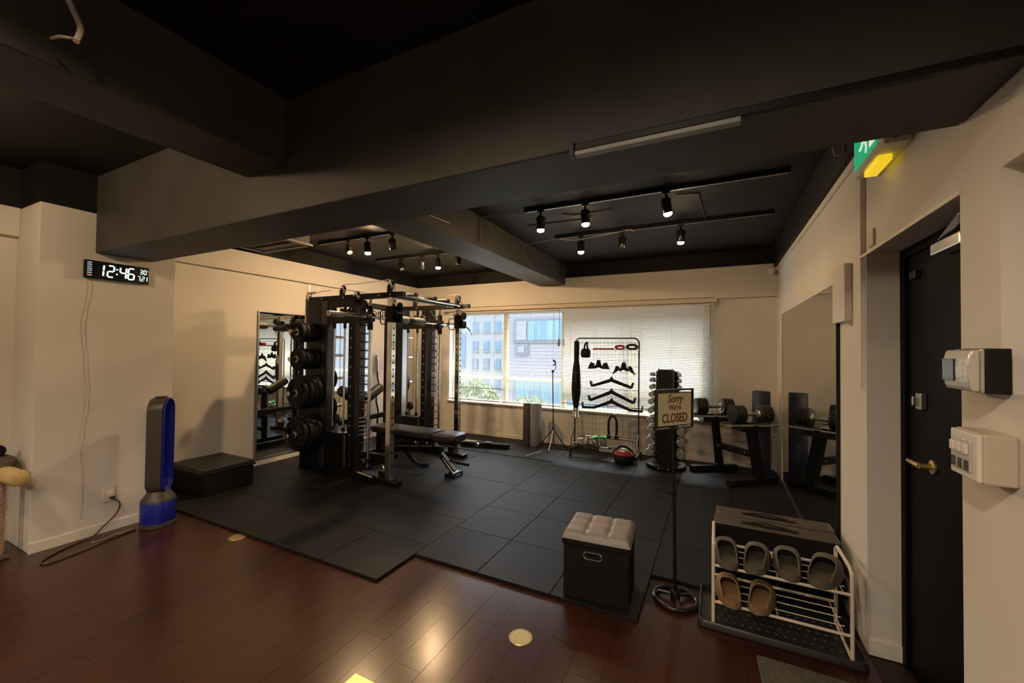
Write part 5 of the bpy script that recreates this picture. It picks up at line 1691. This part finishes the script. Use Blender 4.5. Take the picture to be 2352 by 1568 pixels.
def clog(x, y, z, rot, label, m_out, m_in, L=0.250, Wd=0.118, mirror=1):
    """slip-on clog, heel at the origin, toe along +y"""
    t = thing('slip_on_clog', label, 'shoe', (x, y, z), 'clogs on the shoe rack', rot)
    local(t)
    def half(u):       # half width along the length
        heel = 0.38 + 0.04 * math.sin(u * PI)
        w = Wd * (0.36 + 0.16 * math.sin(min(1, u * 1.25) * PI * 0.62 - 0.10))
        e0 = min(1, u / 0.16)
        e1 = min(1, (1 - u) / 0.24)
        return w * math.sqrt(max(0.0, 1 - (1 - e0) ** 2)) ** 0.9 * math.sqrt(max(0.0, 1 - (1 - e1) ** 2)) ** 0.9
    def ctr(u):
        return mirror * 0.012 * math.sin(u * PI * 0.9) * Wd / 0.1
    nL, nA = 26, 16
    us = [0.004 + 0.992 * i / nL for i in range(nL + 1)]
    # sole
    b = B()
    lo, mid, hi = [], [], []
    outl = []
    for u in us: outl.append((ctr(u) + half(u), u * L))
    for u in reversed(us): outl.append((ctr(u) - half(u), u * L))
    rings = []
    for sc_, zz in ((0.93, 0.0), (0.98, 0.004), (1.0, 0.012), (0.985, 0.019), (1.0, 0.024), (1.0, 0.034)):
        rings.append([b.bm.verts.new((p[0] * sc_, (p[1] - L / 2) * (0.99 if sc_ < 0.95 else 1.0) + L / 2, zz)) for p in outl])
    for A, C in zip(rings, rings[1:]): b.bridge(A, C)
    b.bm.faces.new(rings[0][::-1])
    b.bm.faces.new(rings[-1])
    obj('sole', b, m_out, t, smooth=True)
    # footbed
    b = B()
    b.bm.faces.new([b.bm.verts.new((p[0] * 0.93, (p[1] - L / 2) * 0.95 + L / 2, 0.0346)) for p in outl])
    obj('footbed', b, m_in, t)
    # upper: dome with a sloping collar opening
    b = B()
    V = {}
    def top(u): # height of dome
        return 0.052 + 0.026 * math.sin(min(1.0, max(0.0, (u - 0.05) / 0.95)) ** 0.75 * PI) * (1.0 if u < 0.75 else 1.0)
    for i, u in enumerate(us):
        for j in range(nA + 1):
            a = PI * j / nA
            w = half(u)
            k = min(1, u / 0.10)
            k2 = min(1, (1 - u) / 0.14)
            h = top(u) * (0.75 + 0.25 * k) * (0.45 + 0.55 * math.sqrt(max(0, 1 - (1 - k2) ** 2)))
            px = ctr(u) + w * math.copysign(abs(math.cos(a)) ** 0.75, math.cos(a))
            pz = 0.026 + h * abs(math.sin(a)) ** 0.8
            V[i, j] = b.bm.verts.new((px, u * L, pz))
    def open_(u, a):
        # the opening is a tilted oval from the heel collar to the instep
        if u < 0.30: return abs(math.cos(a)) < 0.80 + 0.22 * ((0.30 - u) / 0.22) ** 1.2
        return ((u - 0.30) / 0.25) ** 2 + (math.cos(a) / 0.80) ** 2 < 1.0
    for i in range(nL):
        for j in range(nA):
            u = (us[i] + us[i + 1]) / 2
            a = PI * (j + 0.5) / nA
            if open_(u, a): continue
            b.bm.faces.new((V[i, j], V[i + 1, j], V[i + 1, j + 1], V[i, j + 1]))
    b.bm.faces.new([V[nL, j] for j in range(nA + 1)])
    loose = [v for v in b.bm.verts if not v.link_faces]
    bmesh.ops.delete(b.bm, geom=loose, context='VERTS')
    for it in range(3):
        bv = [v for v in b.bm.verts if v.is_boundary and v.co.z > 0.034]
        new = {}
        for v in bv:
            nb = [e.other_vert(v) for e in v.link_edges if e.is_boundary]
            if len(nb) == 2: new[v] = v.co * 0.4 + (nb[0].co + nb[1].co) * 0.3
        for v, c in new.items(): v.co = c
    o = obj('upper', b, m_out, t, smooth=True)
    sd = o.modifiers.new('solid', 'SOLIDIFY')
    sd.thickness = 0.007
    sd.offset = -1
    ss = o.modifiers.new('sub', 'SUBSURF')
    ss.levels = 1
    ss.render_levels = 2
    return t
UZ, LZ_ = 0.3265, 0.1365
clog(0.062, 2.400, UZ, math.radians(2), 'leftmost grey clog on the upper shelf of the shoe rack', M['clog'], M['clogin'], mirror=-1)
clog(0.160, 2.410, UZ, math.radians(-8), 'second grey clog from the left on the upper shelf', M['clog'], M['clogin'], mirror=1)
clog(0.326, 2.425, UZ, math.radians(-6), 'third grey clog from the left, upper shelf', M['clog'], M['clogin'], mirror=-1, L=0.255, Wd=0.122)
clog(0.430, 2.425, UZ, math.radians(-18), 'rightmost and larger grey clog on the upper shelf', M['clog'], M['clogin'], L=0.275, Wd=0.130, mirror=1)
clog(0.078, 2.395, LZ_, math.radians(4), 'left brown clog on the lower shelf', M['tan'], M['tanin'], L=0.238, Wd=0.115, mirror=-1)
clog(0.178, 2.400, LZ_, math.radians(-10), 'right brown clog on the lower shelf', M['tan'], M['tanin'], L=0.238, Wd=0.115, mirror=1)

# two slim black boxes behind the shoe rack
for k, (y0, y1, zt, x0, x1, lab) in enumerate(((2.828, 2.982, 0.402, -0.014, 0.612, 'slim black box with a brown top directly behind the shoe rack'), (2.986, 3.140, 0.404, -0.004, 0.616, 'slim black box farther back, with its strap, by the mirror end'))):
    t = thing('slim_box', lab, 'box', ((x0 + x1) / 2, (y0 + y1) / 2, MT), 'slim black boxes behind the shoe rack')
    obj('body', B().box(x0, x1, y0, y1, MT, zt - 0.004), M['blackfab'], t, 0.003)
    obj('top_board', B().box(x0 + 0.001, x1 - 0.001, y0 + 0.001, y1 - 0.001, zt - 0.004, zt), M['boxtop'], t, 0.002)
    b = B()
    for s in (-1, 1):
        pts = []
        for i in range(15):
            u = i / 14
            pts.append((x0 + 0.17 + 0.235 * u, (y0 + y1) / 2 - 0.012 * u + s * 0.012 * math.sin(u * PI), zt + 0.0035 + 0.010 * math.sin(u * PI) * (0.6 + 0.4 * s)))
        for p, q in zip(pts, pts[1:]): b.bar(p, q, 0.020, 0.003)
    b.box(x0 + 0.155, x0 + 0.19, (y0 + y1) / 2 - 0.016, (y0 + y1) / 2 + 0.016, zt, zt + 0.004)
    b.box(x0 + 0.40, x0 + 0.44, (y0 + y1) / 2 - 0.028, (y0 + y1) / 2 + 0.004, zt, zt + 0.004)
    obj('strap', b, M['black'], t)
    obj('corner_edge', B().tube([(x1 - 0.002, y0 + 0.02, zt + 0.001), (x1 - 0.002, y1 - 0.02, zt + 0.001)], 0.002, 6), M['steel'], t)
t = thing('door_mat', 'grey green carpet mat on the floor before the black door', 'door mat', (0.42, 2.05, 0))
b = B()
b.prism([(0.176, 2.292), (0.640, 2.292), (0.640, 1.55), (0.215, 1.55)], (0, 0, 0.0005), (1, 0, 0), (0, 1, 0), (0, 0, 0.007))
obj('carpet', b, M['doormat'], t, 0.002)
b = B()
for p, q in (((0.176, 2.292), (0.640, 2.292)), ((0.176, 2.292), (0.215, 1.55))): b.bar((p[0], p[1], 0.005), (q[0], q[1], 0.005), 0.012, 0.008)
obj('hem', b, M['doormat'], t, 0.002)

# ================================================================== TOWER FAN
fn = thing('tower_fan', 'tall bladeless blue and grey tower fan on the wooden floor', 'fan', (-4.035, 1.705, 0), rotz=math.radians(47))
local(fn)
obj('foot', B().lathe((0, 0, 0), (0, 0, 1), [(0.112, 0), (0.116, 0.004), (0.116, 0.034), (0.114, 0.036)], 48), M['irongrey'], fn, smooth=True)
obj('drum', B().lathe((0, 0, 0.036), (0, 0, 1), [(0.114, 0), (0.115, 0.003), (0.115, 0.160), (0.113, 0.164)], 48), M['blue'], fn, smooth=True)
obj('shoulder', B().lathe((0, 0, 0.200), (0, 0, 1), [(0.113, 0), (0.112, 0.012), (0.098, 0.035), (0.080, 0.060), (0.070, 0.078), (0.02, 0.080)], 48), M['irongrey'], fn, smooth=True)
def race(hw_, zb, zt, n=14):
    P = [(hw_ * math.cos(PI + PI * i / n), zb + hw_ + hw_ * math.sin(PI + PI * i / n)) for i in range(n + 1)]
    P += [(hw_ * math.cos(PI * i / n), zt - hw_ + hw_ * math.sin(PI * i / n)) for i in range(n + 1)]
    return P
def loft_loop(sections, closed=True):
    """sections: list of (half width, z bottom, z top, depth x)"""
    b = B()
    R = []
    for hw_, zb, zt, x in sections:
        R.append([b.bm.verts.new((x, p[0], p[1])) for p in race(hw_, zb, zt)])
    for A, C in zip(R, R[1:]): b.bridge(A, C)
    if closed: b.bridge(R[-1], R[0])
    return b
obj('loop_shell', loft_loop([(0.100, 0.262, 1.018, -0.055), (0.104, 0.258, 1.022, -0.045), (0.104, 0.258, 1.022, 0.046), (0.097, 0.265, 1.015, 0.046), (0.097, 0.265, 1.015, -0.055)]), M['irongrey'], fn, smooth=True)
obj('loop_lining', loft_loop([(0.097, 0.265, 1.015, 0.046), (0.101, 0.261, 1.019, 0.058), (0.094, 0.268, 1.012, 0.062), (0.070, 0.292, 0.988, 0.040), (0.060, 0.302, 0.978, -0.040), (0.066, 0.296, 0.984, -0.055), (0.096, 0.266, 1.014, -0.053)]), M['blue'], fn, smooth=True)
obj('remote', B().box(-0.035, 0.035, -0.02, 0.02, 1.0225, 1.034), M['irongrey'], fn, 0.004)
b = B()
b.cyl((0.1155, 0.0, 0.020), (0.117, 0.0, 0.020), 0.005, n=12)
obj('status_button', b, M['white'], fn)

# ================================================================== STEP BOX
sb = thing('step_box', 'low black step box on the mats against the left wall', 'step', (-4.60, 2.40, MT))
obj('body', B().box(-4.895, -4.315, 2.165, 2.635, MT, 0.215), M['blackfab'], sb, 0.008)
obj('top_slab', B().box(-4.90, -4.310, 2.160, 2.640, 0.217, 0.270), M['vinyl'], sb, 0.008)
b = B()
b.box(-4.33, -4.295, 2.60, 2.645, 0.222, 0.242)
b.box(-4.70, -4.66, 2.634, 2.652, 0.20, 0.24)
obj('latch', b, M['plastic'], sb, 0.003)

# ================================================================== CAT TREE AT THE LEFT EDGE
ct = thing('cat_tree', 'cream edged platform with grey cushion on a rope post at left edge', 'cat tree', (-4.33, 0.93, 0))
obj('base', B().box(-4.54, -4.20, 0.72, 0.985, 0, 0.022), M['greyfab'], ct, 0.006)
b = B()
pts = [(0.042, 0.022)]
for i in range(34):
    z = 0.03 + i * 0.014
    pts += [(0.040, z), (0.046, z + 0.007)]
pts.append((0.042, 0.515))
b.lathe((-4.265, 0.925, 0), (0, 0, 1), [(r, z) for r, z in pts], 20)
obj('rope_post', b, M['sisal'], ct, smooth=True)
b = B()
b.lathe((-4.53, 0.945, 0.560), (1, 0.03, 0.02), [(0.02, 0), (0.045, 0.01), (0.052, 0.03), (0.052, 0.525), (0.046, 0.555), (0.025, 0.565)], 24)
obj('bolster', b, M['cream'], ct, smooth=True)
b = B()
b.lathe((-4.38, 0.955, 0.600), (0, 0, 1), [(0.15, 0), (0.16, 0.015), (0.15, 0.045), (0.09, 0.065), (0.02, 0.068)], 28)
bmesh.ops.scale(b.bm, vec=(1.05, 0.52, 1), space=Matrix.Translation((4.38, -0.955, 0)), verts=b.bm.verts)
obj('cushion', b, M['greyfab'], ct, smooth=True)
obj('toy_ball', B().ball((-4.36, 0.945, 0.705), 0.042, 18), M['rubber'], ct, smooth=True)

ct.location.x -= 0.065

# ================================================================== CEILING FIXTURES
def track(x0, x1, y, label):
    t = thing('light_track', label, 'light track', ((x0 + x1) / 2, y, ZC), 'ceiling light tracks')
    obj('channel', B().box(x0, x1, y - 0.017, y + 0.017, ZC - 0.032, ZC), M['black'], t, 0.002)
    obj('slot', B().box(x0 + 0.02, x1 - 0.02, y - 0.004, y + 0.004, ZC - 0.0335, ZC - 0.032), M['steel'], t)
    obj('end_cap', B().box(x0 - 0.018, x0 + 0.002, y - 0.018, y + 0.018, ZC - 0.034, ZC), M['plastic'], t, 0.002)
YA, YC = 3.38, 4.33
track(-1.56, 0.455, YA, 'nearer black light track on the right bay ceiling')
track(-1.62, 0.460, YC, 'farther black light track on the right bay ceiling')
track(-4.36, -3.17, YA + 0.02, 'nearer black light track on the left bay ceiling')
track(-4.42, -3.17, YC + 0.08, 'farther black light track on the left bay ceiling')
def spot(x, y, lit, tilt, az, label):
    t = thing('track_spotlight', label, 'spotlight', (x, y, ZC - 0.034), 'track spotlights')
    b = B()
    b.box(x - 0.03, x + 0.03, y - 0.014, y + 0.014, ZC - 0.050, ZC - 0.0345)
    b.cyl((x, y, ZC - 0.085), (x, y, ZC - 0.05), 0.011, n=12)
    obj('adapter', b, M['black'], t, 0.002)
    R = Euler((tilt, 0, az)).to_matrix()
    piv = Vector((x, y, ZC - 0.125))
    ax = R @ Vector((0, 0, -1))
    sx_ = R @ Vector((1, 0, 0))
    b = B()
    b.tube([piv - sx_ * 0.043, piv - sx_ * 0.043 + Vector((0, 0, 0.02)), Vector((x, y, ZC - 0.084)) - sx_ * 0.02, Vector((x, y, ZC - 0.082)) + sx_ * 0.02, piv + sx_ * 0.043 + Vector((0, 0, 0.02)), piv + sx_ * 0.043], 0.0045, 6)
    obj('yoke', b, M['bsteel'], t, smooth=True)
    b = B()
    p0 = piv - ax * 0.045
    b.lathe(p0, ax, [(0.012, 0), (0.030, 0.004), (0.037, 0.018), (0.037, 0.120), (0.034, 0.121), (0.033, 0.095), (0.01, 0.092)], 24)
    hd = obj('lamp_head', b, M['bsteel'], t, smooth=True)
    b = B()
    e = 0.128 if lit else 0.10
    b.lathe(p0 + ax * 0.096, ax, [(0.012, 0), (0.022, 0.008), (0.031, 0.024), (0.0315, 0.034), (0.024, 0.046), (0.008, 0.051)] if lit else [(0.01, 0), (0.030, 0.004), (0.030, 0.016), (0.01, 0.022)], 20)
    obj('bulb', b, (M['bulb'] if x > -2 else M['bulb2']) if lit else M['tube'], hd, smooth=True)
D = math.radians
spot(-1.42, YA, True, D(8), D(20), 'lit spotlight at the left end of the nearer right bay track')
spot(-1.01, YA, True, D(6), D(-20), 'lit middle spotlight on the nearer right bay track')
spot(-0.36, YA, True, D(16), D(-35), 'lit spotlight showing its black barrel on the nearer right bay track')
spot(-1.34, YC, True, D(6), D(0), 'lit spotlight at the left of the farther right bay track')
spot(-0.89, YC, False, D(12), D(30), 'unlit glossy spotlight amid the farther right bay track')
spot(-0.32, YC, True, D(14), D(10), 'lit spotlight nearest the right wall on the farther track')
spot(-3.86, YA + 0.02, False, D(38), D(250), 'unlit black spotlight tilted left on the nearer left bay track')
spot(-3.56, YA + 0.02, True, D(6), D(0), 'lit spotlight on the nearer left bay track')
spot(-3.19, YA + 0.02, False, D(24), D(20), 'unlit black spotlight at the right end of the nearer left bay track')
spot(-3.97, YC + 0.08, False, D(32), D(250), 'unlit spotlight leftmost on the farther left bay track')
spot(-3.60, YC + 0.08, False, D(30), D(40), 'second unlit spotlight on the farther left bay track')
spot(-3.33, YC + 0.08, True, D(4), D(0), 'lit spotlight on the farther left bay track')
spot(-2.98, YC + 0.04, False, D(6), D(0), 'unlit spotlight beside the small ceiling beam in the left bay')

t = thing('track_cable', 'thin grey cable running from the nearer right track down the small beam', 'cable', (-1.9, YA, 2.6))
obj('wire', B().tube(smoothpts([(-1.56, YA, 2.705), (-1.70, YA, 2.712), (-1.95, YA - 0.02, 2.715), (-2.035, YA - 0.02, 2.69), (-2.038, YA - 0.03, 2.52), (-2.038, YA - 0.06, 2.46)]), 0.005, 8), M['farframe'], t, smooth=True)
t = thing('track_cable', 'thin looped cable hanging from the farther right track', 'cable', (-1.9, YC, 2.6))
obj('wire', B().tube(smoothpts([(-1.62, YC, 2.70), (-1.80, YC, 2.69), (-2.00, YC - 0.02, 2.66), (-2.035, YC - 0.02, 2.58), (-2.036, YC + 0.05, 2.52), (-2.036, YC + 0.22, 2.47), (-2.036, YC + 0.42, 2.46)]), 0.005, 8), M['farframe'], t, smooth=True)
t = thing('loose_cable', 'pale frayed cable stapled along the small ceiling beam', 'cable', (-2.04, 2.2, 2.45))
obj('wire', B().tube(smoothpts([(-2.036, 1.76, 2.50), (-2.033, 1.95, 2.53), (-2.030, 2.05, 2.49), (-2.032, 2.25, 2.52), (-2.034, 2.55, 2.50), (-2.036, 2.85, 2.515)]), 0.005, 8), M['clearcord'], t, smooth=True)
t = thing('loose_cable', 'pale cable drooping under the farther right track', 'cable', (-1.0, YC, 2.66))
obj('wire', B().tube(smoothpts([(-1.60, YC - 0.02, 2.695), (-1.40, YC - 0.025, 2.655), (-1.15, YC - 0.025, 2.67), (-0.95, YC - 0.025, 2.685), (-0.82, YC - 0.03, 2.70), (-0.76, YC - 0.03, 2.68), (-0.80, YC - 0.03, 2.69)]), 0.004, 8), M['clearcord'], t, smooth=True)

# thin conduits under the right bay ceiling
def conduit(pts, label):
    t = thing('ceiling_conduit', label, 'conduit', pts[0], 'ceiling conduits')
    obj('pipe', B().tube(pts, 0.006, 6), M['black'], t, smooth=True)
conduit([(-1.75, 3.82, 2.722), (-1.12, 3.86, 2.722), (-1.06, 3.78, 2.722)], 'thin black conduit across the ceiling between the two right tracks')
conduit([(-1.30, 3.62, 2.722), (-1.22, 3.70, 2.722), (-0.86, 3.70, 2.722), (-0.82, 3.58, 2.722)], 'bent black conduit on the ceiling behind the middle lit spotlight')
conduit([(-0.30, 3.55, 2.722), (-0.14, 3.58, 2.722), (-0.10, 4.30, 2.722)], 'bent black conduit joining the two right tracks near their middle')

# ceiling cassette in the left bay
ac = thing('ceiling_vent', 'grey louvred air outlet hanging under the left bay ceiling', 'vent', (-4.35, 2.72, 2.56))
obj('casing', B().box(-4.76, -3.98, 2.44, 2.98, 2.56, ZC), M['beam'], ac, 0.004)
b = B()
b.box(-4.76, -3.96, 2.42, 2.47, 2.545, 2.565)
b.box(-4.76, -3.96, 2.95, 3.00, 2.545, 2.565)
b.box(-4.78, -4.73, 2.42, 3.00, 2.545, 2.565)
b.box(-4.01, -3.95, 2.42, 3.00, 2.545, 2.565)
obj('rim', b, M['farframe'], ac, 0.004)
for k in range(3):
    b = B()
    b.obox((-4.37, 2.60 + k * 0.11, 2.556), (0.70, 0.05, 0.008), Euler((0.5, 0, 0)).to_matrix())
    obj('louvre', b, M['farframe'], ac, 0.002)

# strip light along the main beam
sl = thing('strip_light', 'long unlit strip light along the lower edge of the main ceiling beam', 'strip light', (0.0, 1.33, 2.13))
obj('housing', B().box(-0.44, 0.62, 1.325, 1.345, 2.125, 2.150), M['black'], sl, 0.003)
obj('daylit_diffuser', B().box(-0.435, 0.06, 1.322, 1.352, 2.108, 2.124), M['tube'], sl, 0.003)  # pale part cut short to mimic daylight fading along the tube
obj('end_cap', B().box(-0.452, -0.435, 1.316, 1.354, 2.107, 2.155), M['plastic'], sl, 0.002)

# hanging cable end near the camera
t = thing('hanging_cable', 'pale bent cable end hanging from the ceiling at upper left', 'cable', (-1.85, 0.53, 2.5))
b = B()
b.tube(smoothpts([(-1.90, 0.46, 2.73), (-1.895, 0.50, 2.62), (-1.880, 0.517, 2.56), (-1.865, 0.527, 2.52), (-1.840, 0.534, 2.47), (-1.818, 0.525, 2.43), (-1.804, 0.515, 2.40)], 6), 0.0085, 8)
obj('sheath', b, M['clearcord'], t, smooth=True)
b = B()
b.tube(smoothpts([(-1.85, 0.522, 2.430), (-1.835, 0.505, 2.415), (-1.86, 0.495, 2.420), (-1.92, 0.492, 2.432)], 5), 0.005, 6)
obj('core_wire', b, M['clearcord'], t, smooth=True)
CW = [(0.545, 2.75, 2.70), (0.56, 2.75, 2.569), (0.571, 2.75, 2.521), (0.605, 2.75, 2.524), (0.610, 2.75, 2.530), (0.608, 2.75, 2.60)]
t = thing('corner_wire', 'short pale bent wire hanging from the black ceiling beside the exit sign', 'wire', (0.58, 2.75, 2.6))
b = B()
b.tube(CW, 0.0055, 6)
obj('wire', b, M['clearcord'], t, smooth=True)
